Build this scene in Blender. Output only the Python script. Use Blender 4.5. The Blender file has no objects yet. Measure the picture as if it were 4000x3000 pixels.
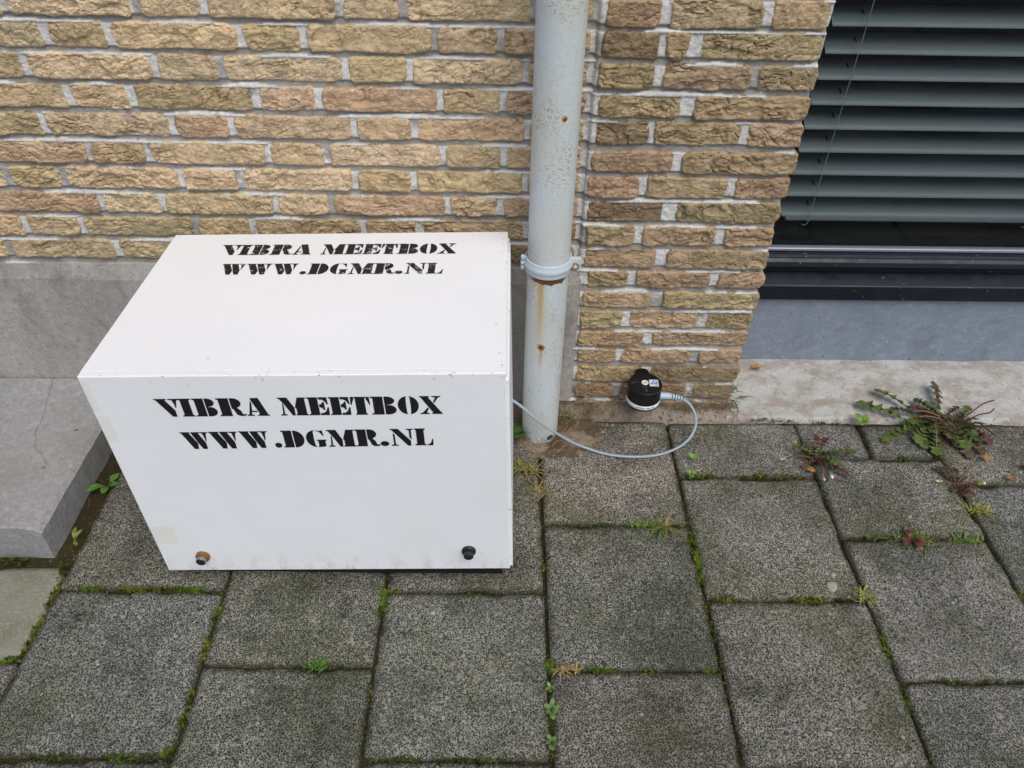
import bpy, bmesh, math, random
import numpy as np
from mathutils import Matrix, Vector

# ------------------------------------------------------------------ camera, sky, sun, exposure
scene = bpy.context.scene
CAM_H = 1.26
PITCH, YAW, ROLL, FPX = 0.7176, 0.0167, 0.0197, 3002.9        # metres / radians / focal length for a 4000 px wide picture
def cam_axes():
    fwd = np.array([math.sin(YAW)*math.cos(PITCH), math.cos(YAW)*math.cos(PITCH), -math.sin(PITCH)])
    right = np.array([math.cos(YAW), -math.sin(YAW), 0.0]); up = np.cross(right, fwd)
    return (math.cos(ROLL)*right+math.sin(ROLL)*up, -math.sin(ROLL)*right+math.cos(ROLL)*up, fwd)
CR, CU, CF = cam_axes()
cd = bpy.data.cameras.new('camera'); cam = bpy.data.objects.new('camera', cd); scene.collection.objects.link(cam)
cd.sensor_width = 36.0; cd.lens = FPX/4000*36; cd.clip_start = 0.02; cd.clip_end = 400
mw = Matrix.Identity(4)
for i in range(3):
    mw[i][0], mw[i][1], mw[i][2] = CR[i], CU[i], -CF[i]
mw[2][3] = CAM_H
cam.matrix_world = mw
scene.camera = cam

SUN_EL, SUN_AZ = math.radians(58), math.radians(152)          # azimuth clockwise from +y (the wall): light from behind the camera
world = bpy.data.worlds.new('World'); scene.world = world; world.use_nodes = True
wn = world.node_tree; bg = wn.nodes['Background']
sky = wn.nodes.new('ShaderNodeTexSky'); sky.sky_type = 'NISHITA'; sky.sun_disc = False
sky.sun_elevation = SUN_EL; sky.sun_rotation = SUN_AZ; sky.dust_density = 2.5; sky.ozone_density = 1.0; sky.air_density = 1.0
wn.links.new(sky.outputs[0], bg.inputs[0]); bg.inputs[1].default_value = 0.105
sl = bpy.data.lights.new('sun', 'SUN'); sl.energy = 1.4; sl.angle = math.radians(45); sl.color = (1.0, 0.982, 0.93)
so = bpy.data.objects.new('sun', sl); scene.collection.objects.link(so)
dirv = Vector((math.sin(SUN_AZ)*math.cos(SUN_EL), math.cos(SUN_AZ)*math.cos(SUN_EL), math.sin(SUN_EL)))
so.rotation_euler = dirv.to_track_quat('Z', 'Y').to_euler(); so.location = dirv*20
vs = scene.view_settings; vs.view_transform = 'Standard'; vs.look = 'None'; vs.gamma = 1.0; vs.use_curve_mapping = False
vs.exposure = 0.44
scene.cycles.max_bounces = 6; scene.cycles.diffuse_bounces = 3; scene.cycles.glossy_bounces = 3; scene.cycles.transparent_max_bounces = 6

# ------------------------------------------------------------------ helpers
C = scene.collection
rnd = random.Random(7)
def hash2(ix, iy, seed):
    h = (ix.astype(np.int64)*374761393 + iy.astype(np.int64)*668265263 + int(seed)*2147483647 + 974711) & 0xFFFFFFFF
    h = ((h ^ (h >> 13))*1274126177) & 0xFFFFFFFF
    h = ((h ^ (h >> 16))*2246822519) & 0xFFFFFFFF
    return ((h ^ (h >> 15)) & 0xFFFFFF)/float(0xFFFFFF)
def vn(x, y, seed=0):
    x = np.asarray(x, float); y = np.asarray(y, float)
    x, y = np.broadcast_arrays(x, y)
    ix = np.floor(x); iy = np.floor(y); fx = x-ix; fy = y-iy
    fx = fx*fx*(3-2*fx); fy = fy*fy*(3-2*fy)
    a = hash2(ix, iy, seed); b = hash2(ix+1, iy, seed); c = hash2(ix, iy+1, seed); d = hash2(ix+1, iy+1, seed)
    return (a+(b-a)*fx)+((c+(d-c)*fx)-(a+(b-a)*fx))*fy
def fbm(x, y, seed=0, octs=3):
    s = 0; amp = 1; tot = 0; f = 1.0
    for o in range(octs):
        s = s+amp*(vn(np.asarray(x)*f, np.asarray(y)*f, seed+o*17)*2-1); tot += amp; amp *= .5; f *= 2.03
    return s/tot
def sstep(a, b, x):
    t = np.clip((np.asarray(x, float)-a)/(b-a), 0, 1); return t*t*(3-2*t)

def link(name, me, mat=None, parent=None, smooth=False, color=None):
    o = bpy.data.objects.new(name, me); C.objects.link(o)
    if mat is not None and len(me.materials) == 0: me.materials.append(mat)
    if parent is not None: o.parent = parent
    if smooth: me.polygons.foreach_set('use_smooth', [True]*len(me.polygons))
    if color is not None: o.color = (color[0], color[1], color[2], 1)
    return o
def pymesh(name, verts, faces):
    me = bpy.data.meshes.new(name); me.from_pydata([tuple(v) for v in verts], [], [tuple(f) for f in faces]); me.update(); return me
def tag(o, label, cat, group=None, kind=None):
    if label: o['label'] = label
    if cat: o['category'] = cat
    if group: o['group'] = group
    if kind: o['kind'] = kind
    return o
def struct(o): o['kind'] = 'structure'; return o
def empty(name, loc=(0, 0, 0)):
    o = bpy.data.objects.new(name, None); o.empty_display_size = .02; C.objects.link(o); o.location = loc; return o

class MB:
    """collects shapes into one mesh"""
    def __init__(s): s.v = []; s.f = []
    def add(s, vs_, fs_):
        b = len(s.v); s.v += [tuple(map(float, v)) for v in vs_]; s.f += [tuple(b+i for i in f) for f in fs_]; return s
    def box(s, x0, x1, y0, y1, z0, z1):
        return s.add([(x0,y0,z0),(x1,y0,z0),(x1,y1,z0),(x0,y1,z0),(x0,y0,z1),(x1,y0,z1),(x1,y1,z1),(x0,y1,z1)],
                     [(0,3,2,1),(4,5,6,7),(0,1,5,4),(1,2,6,5),(2,3,7,6),(3,0,4,7)])
    def tube(s, pts, rad, n=8, caps=True):
        pts = [Vector(p) for p in pts]; m = len(pts); rad = rad if hasattr(rad, '__len__') else [rad]*m
        up = Vector((0.13, 0.31, 0.94)); rings = []; t0 = (pts[1]-pts[0]).normalized(); nrm = t0.cross(up)
        nrm = (nrm if nrm.length > 1e-4 else t0.cross(Vector((1,0,0)))).normalized(); vsx = []
        for i, p in enumerate(pts):
            t = (pts[min(i+1, m-1)]-pts[max(i-1, 0)]).normalized()
            nrm = (nrm-t*nrm.dot(t)).normalized(); b = t.cross(nrm)
            for k in range(n):
                a = 2*math.pi*k/n; vsx.append(p+(nrm*math.cos(a)+b*math.sin(a))*rad[i])
        fs = [(i*n+k, i*n+(k+1) % n, (i+1)*n+(k+1) % n, (i+1)*n+k) for i in range(m-1) for k in range(n)]
        if caps: fs += [tuple(range(n))[::-1], tuple((m-1)*n+k for k in range(n))]
        return s.add(vsx, fs)
    def lathe(s, prof, n=32, c=(0, 0, 0), axis='z', a0=0.0, a1=2*math.pi):
        full = abs(a1-a0-2*math.pi) < 1e-6; k_ = n if full else n+1; vsx = []
        for r, h in prof:
            for k in range(k_):
                a = a0+(a1-a0)*k/n; u, w = r*math.cos(a), r*math.sin(a)
                vsx.append((c[0]+u, c[1]+w, c[2]+h) if axis == 'z' else (c[0]+u, c[1]+h, c[2]+w))
        fs = []
        for i in range(len(prof)-1):
            for k in range(n if full else n):
                k2 = (k+1) % k_ if full else k+1
                fs.append((i*k_+k, i*k_+k2, (i+1)*k_+k2, (i+1)*k_+k))
        return s.add(vsx, fs)
    def disc(s, r, c, n=24, axis='z'):
        vsx = [(c[0]+r*math.cos(2*math.pi*k/n), c[1]+(r*math.sin(2*math.pi*k/n) if axis == 'z' else 0), c[2]+(0 if axis == 'z' else r*math.sin(2*math.pi*k/n))) for k in range(n)]
        return s.add(vsx, [tuple(range(n))])
    def mesh(s, name, bevel=0.0, seg=2):
        me = pymesh(name, s.v, s.f); bm = bmesh.new(); bm.from_mesh(me)
        bmesh.ops.recalc_face_normals(bm, faces=bm.faces)
        if bevel: bmesh.ops.bevel(bm, geom=list(bm.edges), offset=bevel, segments=seg, profile=.5, affect='EDGES')
        bm.to_mesh(me); bm.free(); me.update(); return me
    def build(s, name, mat, parent=None, bevel=0.0, smooth=False, color=None, seg=2):
        return link(name, s.mesh(name, bevel, seg), mat, parent, smooth, color)

# ------------------------------------------------------------------ materials (procedural)
class Mat:
    def __init__(s, name, rough=.8, spec=.3):
        s.m = bpy.data.materials.new(name); s.m.use_nodes = True; s.t = s.m.node_tree; s.b = s.t.nodes['Principled BSDF']
        s.b.inputs['Roughness'].default_value = rough; s.b.inputs['Specular IOR Level'].default_value = spec
        s.pos = s.t.nodes.new('ShaderNodeNewGeometry').outputs['Position']
    def _in(s, sock, v):
        if hasattr(v, 'is_output') or isinstance(v, bpy.types.NodeSocket): s.t.links.new(v, sock)
        elif v is not None:
            if isinstance(v, (tuple, list)) and len(v) == 3 and sock.type == 'RGBA': v = (*v, 1)
            sock.default_value = v
    def objco(s): return s.t.nodes.new('ShaderNodeTexCoord').outputs['Object']
    def objcol(s): return s.t.nodes.new('ShaderNodeObjectInfo').outputs['Color']
    def attr(s, n):
        a = s.t.nodes.new('ShaderNodeAttribute'); a.attribute_name = n; return a.outputs['Fac']
    def scale(s, v, sc):
        n = s.t.nodes.new('ShaderNodeMapping'); s._in(n.inputs['Vector'], v); n.inputs['Scale'].default_value = sc; return n.outputs[0]
    def noise(s, sc, vec=None, det=4, rough=.55, dist=0.0, col=False):
        n = s.t.nodes.new('ShaderNodeTexNoise'); s._in(n.inputs['Vector'], vec if vec is not None else s.pos)
        n.inputs['Scale'].default_value = sc; n.inputs['Detail'].default_value = det; n.inputs['Roughness'].default_value = rough; n.inputs['Distortion'].default_value = dist
        return n.outputs['Color' if col else 'Fac']
    def voro(s, sc, vec=None, feat='F1', out='Distance', rand=1.0):
        n = s.t.nodes.new('ShaderNodeTexVoronoi'); n.feature = feat; s._in(n.inputs['Vector'], vec if vec is not None else s.pos)
        n.inputs['Scale'].default_value = sc; n.inputs['Randomness'].default_value = rand; return n.outputs[out]
    def ramp(s, f, stops):
        n = s.t.nodes.new('ShaderNodeValToRGB'); s._in(n.inputs[0], f); e = n.color_ramp.elements
        while len(e) < len(stops): e.new(0.5)
        for i, (p, c) in enumerate(stops):
            e[i].position = p; e[i].color = (c, c, c, 1) if not hasattr(c, '__len__') else (*c, 1)
        return n.outputs[0]
    def step(s, f, a, b, lo=0.0, hi=1.0):
        n = s.t.nodes.new('ShaderNodeMapRange'); n.interpolation_type = 'SMOOTHSTEP'; s._in(n.inputs[0], f)
        for i, v in enumerate((a, b, lo, hi)): n.inputs[i+1].default_value = v
        return n.outputs[0]
    def mix(s, f, a, b, mode='MIX'):
        n = s.t.nodes.new('ShaderNodeMix'); n.data_type = 'RGBA'; n.blend_type = mode
        s._in(n.inputs[0], f); s._in(n.inputs[6], a); s._in(n.inputs[7], b); return n.outputs[2]
    def math(s, op, a, b=None):
        n = s.t.nodes.new('ShaderNodeMath'); n.operation = op; s._in(n.inputs[0], a)
        if b is not None: s._in(n.inputs[1], b)
        return n.outputs[0]
    def xyz(s, v):
        n = s.t.nodes.new('ShaderNodeSeparateXYZ'); s._in(n.inputs[0], v); return n.outputs
    def vadd(s, a, b, k=1.0):
        n = s.t.nodes.new('ShaderNodeVectorMath'); n.operation = 'MULTIPLY_ADD'; s._in(n.inputs[0], b); n.inputs[1].default_value = (k, k, k); s._in(n.inputs[2], a); return n.outputs[0]
    def col(s, v): s._in(s.b.inputs['Base Color'], v); return s
    def rough(s, v): s._in(s.b.inputs['Roughness'], v); return s
    def bump(s, h, dist=.002, strength=1.0, prev=None):
        n = s.t.nodes.new('ShaderNodeBump'); n.inputs['Strength'].default_value = strength; n.inputs['Distance'].default_value = dist
        s._in(n.inputs['Height'], h)
        if prev is not None: s._in(n.inputs['Normal'], prev)
        s._in(s.b.inputs['Normal'], n.outputs[0]); return n.outputs[0]

# brick
B_ = Mat('brick', .92, .15); oc = B_.objcol()
big = B_.noise(14, det=3); mid = B_.noise(55, B_.scale(B_.pos, (1, 1, 1.8)), det=5, dist=.4); fine = B_.noise(420, det=3)
c1 = B_.mix(B_.step(big, .50, .66, 0, .35), oc, B_.mix(1.0, oc, (1.16, 1.22, 1.28), 'MULTIPLY'))
c1 = B_.mix(B_.step(B_.noise(19, B_.scale(B_.pos, (1, 1, 1.4)), det=4), .56, .68, 0, .40), c1, B_.mix(1.0, oc, (.90, .72, .70), 'MULTIPLY'))
c1 = B_.mix(B_.step(mid, .52, .72, 0, .45), c1, B_.mix(1.0, oc, (1.18, 1.24, 1.32), 'MULTIPLY'))
c1 = B_.mix(B_.step(mid, .43, .28, 0, .45), c1, B_.mix(1.0, oc, (.42, .40, .40), 'MULTIPLY'))
c1 = B_.mix(B_.step(fine, .60, .72, 0, .6), c1, (.60, .52, .38))
c1 = B_.mix(B_.step(B_.noise(330, det=2), .64, .72, 0, .5), c1, (.12, .09, .06))
c1 = B_.mix(B_.step(B_.noise(120, det=1), .74, .78, 0, .8), c1, (.72, .68, .60))
B_.col(c1)
crv = B_.step(B_.math('ABSOLUTE', B_.math('ADD', B_.noise(42, B_.scale(B_.pos, (1, 1, 2.2)), det=4, dist=.8), -.5)), .0, .035)
zone = B_.step(B_.noise(24, det=2), .40, .60, .25, 1.0); nb = B_.bump(B_.math('MULTIPLY', crv, zone), .0026, .9); nb = B_.bump(B_.math('MULTIPLY', B_.noise(150, B_.scale(B_.pos, (1, 1, 1.6)), det=6, rough=.7), zone), .0036, 1.0, nb); B_.bump(fine, .0016, .8, nb)
# mortar
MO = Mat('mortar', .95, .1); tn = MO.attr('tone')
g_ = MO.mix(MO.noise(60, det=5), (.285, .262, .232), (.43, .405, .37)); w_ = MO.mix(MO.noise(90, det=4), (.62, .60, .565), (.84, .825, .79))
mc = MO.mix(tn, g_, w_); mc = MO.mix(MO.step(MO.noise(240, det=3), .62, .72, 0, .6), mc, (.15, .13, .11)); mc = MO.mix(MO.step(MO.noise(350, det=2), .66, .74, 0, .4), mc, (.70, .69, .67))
zz = MO.xyz(MO.pos)[2]
mc = MO.mix(MO.math('MULTIPLY', MO.step(zz, .12, .02), MO.step(MO.noise(25, det=4), .35, .6)), mc, (.17, .125, .085))
MO.col(mc); nb = MO.bump(MO.noise(130, det=6, rough=.7), .004, .9); MO.bump(MO.noise(500, det=2), .001, .7, nb)
# concrete plinth and step
CO = Mat('concrete', .88, .2)
k = CO.mix(CO.noise(7, det=5), (.32, .295, .268), (.46, .435, .405)); k = CO.mix(CO.step(CO.noise(160, det=4), .5, .7, 0, .5), k, (.52, .49, .455)); k = CO.mix(CO.step(CO.noise(230, det=2), .62, .7, 0, .5), k, (.13, .12, .11))
pit = CO.math('MULTIPLY', CO.step(CO.voro(26), .11, .06), CO.step(CO.noise(5, det=3), .54, .62)); k = CO.mix(CO.math('MULTIPLY', pit, .8), k, (.06, .055, .05)); k = CO.mix(CO.step(CO.noise(85, det=2), .74, .78, 0, .6), k, (.52, .52, .51)); k = CO.mix(CO.step(CO.noise(3.3, det=5, rough=.6), .42, .64, 0, .45), k, (.24, .225, .20)); k = CO.mix(CO.step(CO.noise(17, CO.scale(CO.pos, (1, 1, .4)), det=6, rough=.7), .52, .70, 0, .5), k, (.17, .155, .13)); k = CO.mix(CO.step(CO.noise(120, det=4, rough=.7), .60, .70, 0, .55), k, (.12, .11, .095))
cr = CO.voro(3.1, CO.vadd(CO.pos, CO.noise(9, det=4, col=True), .25), 'DISTANCE_TO_EDGE')
k = CO.mix(CO.step(CO.noise(55, det=6, rough=.75), .48, .66, 0, .45), k, (.50, .47, .43)); k = CO.mix(CO.step(CO.noise(75, det=5, rough=.75), .54, .68, 0, .45), k, (.17, .155, .135)); CO.col(k); nb = CO.bump(CO.noise(200, det=5), .0015, .7); nb = CO.bump(pit, -.002, .8, nb); CO.bump(CO.noise(22, det=4), .004, .5, nb)
CS = Mat('step_concrete', .88, .2)
k = CS.mix(CS.noise(6, det=5), (.215, .21, .205), (.335, .33, .325)); k = CS.mix(CS.step(CS.noise(150, det=4), .5, .7, 0, .5), k, (.43, .425, .42)); k = CS.mix(CS.step(CS.noise(210, det=3, rough=.7), .60, .70, 0, .5), k, (.12, .115, .11)); k = CS.mix(CS.step(CS.noise(19, det=6, rough=.7), .54, .72, 0, .4), k, (.185, .165, .14))
pit = CS.math('MULTIPLY', CS.step(CS.voro(19), .10, .06), CS.step(CS.noise(6, det=2), .46, .54)); k = CS.mix(CS.math('MULTIPLY', pit, .85), k, (.045, .042, .04)); k = CS.mix(CS.step(CS.noise(50, det=6, rough=.75), .48, .66, 0, .45), k, (.42, .415, .41)); k = CS.mix(CS.step(CS.noise(68, det=5, rough=.75), .54, .68, 0, .45), k, (.15, .145, .135)); k = CS.mix(CS.step(CS.noise(4.2, det=5), .46, .66, 0, .35), k, (.24, .215, .18)); CS.col(k)
nb = CS.bump(CS.noise(200, det=5), .0016, .8); nb = CS.bump(pit, -.002, .8, nb); CS.bump(CS.noise(14, det=4), .006, .5, nb)
# pale old concrete strip under the window
PC = Mat('pale_concrete', .9, .2)
k = PC.mix(PC.step(PC.noise(11, PC.scale(PC.pos, (1, 1.7, 1)), det=6, rough=.62), .38, .58), (.34, .305, .265), (.45, .44, .41)); k = PC.mix(PC.step(PC.noise(38, det=6, rough=.7), .53, .62, 0, .55), k, (.28, .25, .21)); k = PC.mix(PC.step(PC.noise(60, PC.scale(PC.pos, (1, 1.6, 1)), det=5, rough=.7), .56, .64, 0, .6), k, (.56, .555, .53))
k = PC.mix(PC.step(PC.noise(220, det=3), .62, .7, 0, .55), k, (.16, .14, .12)); k = PC.mix(PC.step(PC.noise(30, det=2), .72, .76, 0, .6), k, (.62, .615, .60))
PC.col(k); nb = PC.bump(PC.noise(40, det=6, rough=.65), .006, .8); PC.bump(PC.noise(220, det=4), .0015, .8, nb)
# bluestone
BS = Mat('bluestone', .6, .4)
k = BS.mix(BS.noise(10, det=4), (.165, .197, .248), (.24, .278, .335)); k = BS.mix(BS.step(BS.noise(190, det=3), .56, .7, 0, .6), k, (.30, .325, .36)); k = BS.mix(BS.step(BS.noise(160, det=2), .64, .71, 0, .8), k, (.06, .068, .085)); k = BS.mix(BS.step(BS.noise(95, det=1), .77, .8, 0, .7), k, (.55, .57, .6))
k = BS.mix(BS.step(BS.noise(32, BS.scale(BS.pos, (1, 1, 1.6)), det=6, rough=.7), .46, .66, 0, .5), k, (.31, .345, .40)); k = BS.mix(BS.step(BS.noise(11, det=6, rough=.7), .52, .70, 0, .5), k, (.12, .14, .175)); k = BS.mix(BS.step(BS.noise(70, det=2), .70, .74, 0, .8), k, (.05, .055, .07)); BS.col(k); BS.bump(BS.noise(260, det=4), .001, .6)
# paving slab with exposed aggregate
TI = Mat('aggregate_concrete', .78, .35); oc = TI.objcol()
p2 = TI.vadd(TI.pos, TI.noise(330, det=2, col=True), .005)
ce = TI.voro(225, p2, 'DISTANCE_TO_EDGE'); cc = TI.voro(225, p2, 'F1', 'Color'); wob = TI.noise(310, det=2, dist=1.0)
st = TI.mix(TI.xyz(cc)[0], (.022, .022, .021), (.088, .086, .077)); st = TI.mix(TI.step(TI.xyz(cc)[1], .95, .97), st, (.34, .32, .28))
ln = TI.math('MULTIPLY', TI.step(ce, .20, .06), TI.step(wob, .38, .52))
cem = TI.mix(TI.noise(16, det=4), (.29, .28, .25), (.53, .515, .47)); k = TI.mix(ln, st, cem)
moss = TI.step(TI.noise(5.5, det=5, rough=.62), .44, .70, 0, .60); k = TI.mix(moss, k, TI.mix(ln, (.042, .044, .020), (.24, .235, .12)))
dirt = TI.step(TI.noise(4.3, det=6, rough=.65), .42, .62); k = TI.mix(dirt, k, TI.mix(1.0, k, (.60, .61, .57), 'MULTIPLY')); blot = TI.step(TI.noise(15, det=5, rough=.7), .52, .70); k = TI.mix(blot, k, TI.mix(1.0, k, (.62, .63, .54), 'MULTIPLY'))
big_st = TI.step(TI.voro(30, TI.vadd(TI.pos, TI.noise(70, det=2, col=True), .02)), .15, .10); k = TI.mix(TI.math('MULTIPLY', big_st, .85), k, (.035, .040, .052))
k = TI.mix(TI.math('MULTIPLY', TI.step(TI.voro(21), .075, .055), .8), k, (.46, .44, .39))
k = TI.mix(TI.step(TI.noise(27, det=5, rough=.7), .66, .76, 0, .45), k, (.33, .33, .325))
ed = TI.math('ADD', TI.attr('edge'), TI.math('MULTIPLY', TI.noise(30, det=6, rough=.7), -.036))
k = TI.mix(TI.step(ed, -.006, -.024, 0, .7), k, TI.mix(ln, (.022, .021, .012), (.095, .088, .045)))
wear = TI.step(TI.noise(2.3, det=5, rough=.6), .48, .68, 0, .40); k = TI.mix(wear, k, TI.mix(ln, (.10, .098, .088), (.47, .455, .41)))
k = TI.mix(1.0, TI.mix(1.0, k, oc, 'MULTIPLY'), (.93, .92, .885), 'MULTIPLY'); TI.col(k)
nb = TI.bump(ln, -.0016, 1.0); nb = TI.bump(wob, .0016, .7, nb); TI.bump(TI.noise(30, det=3), .003, .5, nb)
# smoother pale slab
SM = Mat('plain_concrete_tile', .88, .2)
k = SM.mix(SM.noise(14, det=5), (.165, .16, .115), (.285, .275, .22)); k = SM.mix(SM.step(SM.noise(210, det=4), .52, .68, 0, .6), k, (.37, .355, .30)); k = SM.mix(SM.step(SM.noise(9, det=5, rough=.65), .45, .68, 0, .6), k, (.12, .115, .07)); k = SM.mix(SM.step(SM.noise(170, det=2), .62, .7, 0, .6), k, (.12, .115, .09)); SM.col(k); SM.bump(SM.noise(210, det=4), .0015, .8)
# soil in joints
SO = Mat('soil', 1.0, .05)
k = SO.mix(SO.noise(60, det=5), (.026, .021, .012), (.070, .055, .030)); k = SO.mix(SO.step(SO.noise(8, det=3), .46, .62, 0, .5), k, (.050, .052, .015)); k = SO.mix(SO.step(SO.noise(260, det=3), .62, .70, 0, .8), k, (.24, .19, .13))
SO.col(k); SO.bump(SO.noise(150, det=6, rough=.7), .006, 1.0)
# sandy mortar fillet at the wall foot
SA = Mat('sandy_fillet', 1.0, .05); k = SA.mix(SA.step(SA.noise(13, det=5), .42, .6), (.16, .115, .07), (.36, .29, .215)); tn = SA.attr('tone')
k = SA.mix(tn, k, (.47, .395, .325)); k = SA.mix(SA.step(SA.noise(220, det=4), .58, .7, 0, .7), k, (.07, .05, .033)); k = SA.mix(SA.step(SA.noise(170, det=2), .66, .73, 0, .8), k, (.60, .52, .43)); k = SA.mix(SA.step(SA.noise(40, det=3), .6, .72, 0, .6), k, (.22, .14, .065))
SA.col(k); nb = SA.bump(SA.noise(120, det=6, rough=.75), .009, 1.0); SA.bump(SA.noise(420, det=3), .003, 1.0, nb)
# white box paint
WP = Mat('white_paint', .5, .4); ob = WP.objco(); ox = WP.xyz(ob)
k = WP.mix(WP.noise(3.5, det=3), (.80, .805, .815), (.85, .853, .86))
def rect(x0, x1, z0, z1, e=.003):
    a = WP.math('MULTIPLY', WP.step(ox[0], x0-e, x0+e), WP.step(ox[0], x1+e, x1-e)); b = WP.math('MULTIPLY', WP.step(ox[2], z0-e, z0+e), WP.step(ox[2], z1+e, z1-e))
    return WP.math('MULTIPLY', a, b)
front_only = WP.step(ox[1], .004, .002)
tape = WP.math('MAXIMUM', WP.math('MAXIMUM', rect(-.01, .020, .365, .42), rect(-.01, .013, .43, .49)), rect(-.01, .043, .109, .156))
k = WP.mix(WP.math('MULTIPLY', WP.math('MULTIPLY', tape, front_only), .5), k, (.74, .70, .58))
k = WP.mix(WP.math('MULTIPLY', WP.step(WP.noise(34, WP.scale(WP.pos, (1, 1, 1)), det=6, rough=.75), .70, .76), WP.step(WP.noise(4.5, det=2), .48, .62)), k, (.42, .40, .38))
k = WP.mix(WP.step(WP.noise(9, det=5, rough=.7), .62, .8, 0, .14), k, (.60, .55, .47)); low_ = WP.math('MULTIPLY', WP.math('MULTIPLY', WP.step(ox[2], .10, .028), WP.step(WP.noise(38, WP.scale(ob, (1, 1, .5)), det=6, rough=.7), .45, .72)), front_only)
k = WP.mix(WP.math('MULTIPLY', low_, .45), k, (.36, .32, .26))
edge_ = WP.math('MAXIMUM', WP.step(ox[0], .622, .648), WP.math('MULTIPLY', WP.step(ox[2], .482, .499), WP.step(ox[1], .03, .0)))
k = WP.mix(WP.math('MULTIPLY', edge_, WP.step(WP.noise(110, det=5, rough=.75), .60, .68)), k, (.33, .31, .29))
k = WP.mix(WP.step(WP.noise(1.7, WP.scale(ob, (1, 1, .6)), det=4), .45, .72, 0, .20), k, (.70, .69, .66)); WP.col(k)
nb = WP.bump(WP.noise(60, WP.scale(ob, (.6, 1, 1.2)), det=5), .0012, .25); WP.bump(WP.noise(5, det=3), .012, .22, nb)
BK = Mat('stencil_paint', .55, .3); BK.col((.010, .010, .012))
BW = Mat('worn_stencil_paint', .55, .3); f = BW.math('MULTIPLY', BW.step(BW.noise(105, BW.scale(BW.pos, (1, 1.7, 1)), det=5, rough=.7, dist=.6), .60, .63), BW.step(BW.noise(9, det=2), .42, .56)); BW.col(BW.mix(f, (.014, .013, .014), (.72, .73, .75)))
# downpipe paint: pale blue grey with rust speckle
PI = Mat('downpipe_paint', .42, .45); pz = PI.xyz(PI.pos)
k = PI.mix(PI.noise(5, det=3), (.53, .585, .60), (.61, .66, .67))
yel = PI.step(PI.noise(7, PI.scale(PI.pos, (1.3, 1.3, .8)), det=4), .40, .64); k = PI.mix(PI.math('MULTIPLY', yel, .36), k, (.56, .52, .36))
spk = PI.step(PI.noise(210, PI.scale(PI.pos, (1, 1, 1.5)), det=4, rough=.65), .55, .60); den = PI.step(PI.noise(13, PI.scale(PI.pos, (1.2, 1.2, .9)), det=4), .47, .62)
k = PI.mix(PI.math('MULTIPLY', PI.math('MULTIPLY', spk, den), .8), k, (.34, .235, .085)); k = PI.mix(PI.math('MULTIPLY', PI.step(PI.noise(330, PI.scale(PI.pos, (1, 1, 2)), det=2), .64, .68), .7), k, (.17, .14, .10))
def streak(x, w, ztop, zlen):
    a = PI.math('MULTIPLY', PI.step(PI.math('ABSOLUTE', PI.math('ADD', PI.vadd(PI.pos, PI.noise(30, PI.scale(PI.pos, (1, 1, .35)), det=3, col=True), .008).node.outputs[0] and PI.math('ADD', pz[0], PI.math('MULTIPLY', PI.noise(28, PI.scale(PI.pos, (1, 1, .3)), det=3), .012)), -x-.006)), w, 0.0), PI.step(pz[2], ztop+.002, ztop-.002))
    return PI.math('MULTIPLY', a, PI.step(pz[2], ztop-zlen, ztop))
k = PI.mix(PI.math('MULTIPLY', streak(.072, .009, .449, .19), .95), k, (.46, .24, .05)); k = PI.mix(PI.math('MULTIPLY', streak(.073, .016, .449, .30), .5), k, (.56, .44, .20))
k = PI.mix(PI.math('MULTIPLY', streak(.0775, .006, .284, .07), .8), k, (.42, .26, .10))
drip = PI.math('ADD', pz[2], PI.math('MULTIPLY', PI.noise(75, PI.scale(PI.pos, (1, 1, .2)), det=4), .030)); k = PI.mix(PI.math('MULTIPLY', PI.step(drip, .4545, .4565), PI.math('MULTIPLY', PI.step(pz[2], .456, .455), PI.math('MULTIPLY', PI.step(pz[0], .048, .060), PI.step(pz[0], .124, .112)))), k, (.15, .055, .022))
def spot(x, z, r):
    dx = PI.math('ADD', pz[0], -x); dz = PI.math('ADD', pz[2], -z); d = PI.math('SQRT', PI.math('ADD', PI.math('MULTIPLY', dx, dx), PI.math('MULTIPLY', dz, dz)))
    return PI.step(PI.math('ADD', d, PI.math('MULTIPLY', PI.noise(180, det=3), r*.9)), r*1.45, r*1.15)
k = PI.mix(spot(.078, .286, .0095), k, (.40, .18, .04)); k = PI.mix(spot(.078, .286, .005), k, (.09, .035, .02)); k = PI.mix(spot(.098, .761, .006), k, (.42, .22, .05)); k = PI.mix(spot(.099, .760, .003), k, (.05, .03, .02))
k = PI.mix(PI.math('MULTIPLY', PI.step(pz[2], .055, .0), PI.step(PI.noise(60, det=4), .42, .62)), k, (.20, .175, .13)); k = PI.mix(spot(.108, .022, .008), k, (.05, .055, .06))
PI.col(k); nb = PI.bump(spk, .0006, .5); PI.bump(PI.noise(7, det=3), .004, .3, nb)
CP = Mat('clamp_paint', .35, .5); CP.col(CP.mix(CP.noise(30, det=4), (.48, .54, .585), (.56, .615, .66))); CP.bump(CP.noise(60, det=3), .001, .3)
RU = Mat('rust', .9, .2); RU.col(RU.mix(RU.noise(220, det=4), (.09, .035, .018), (.36, .18, .06))); RU.bump(RU.noise(500, det=3), .001, .8)
BR = Mat('brass_screw', .4, .5); BR.b.inputs['Metallic'].default_value = .6; BR.col(BR.mix(BR.noise(260, det=3), (.30, .16, .07), (.62, .55, .42)))
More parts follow.
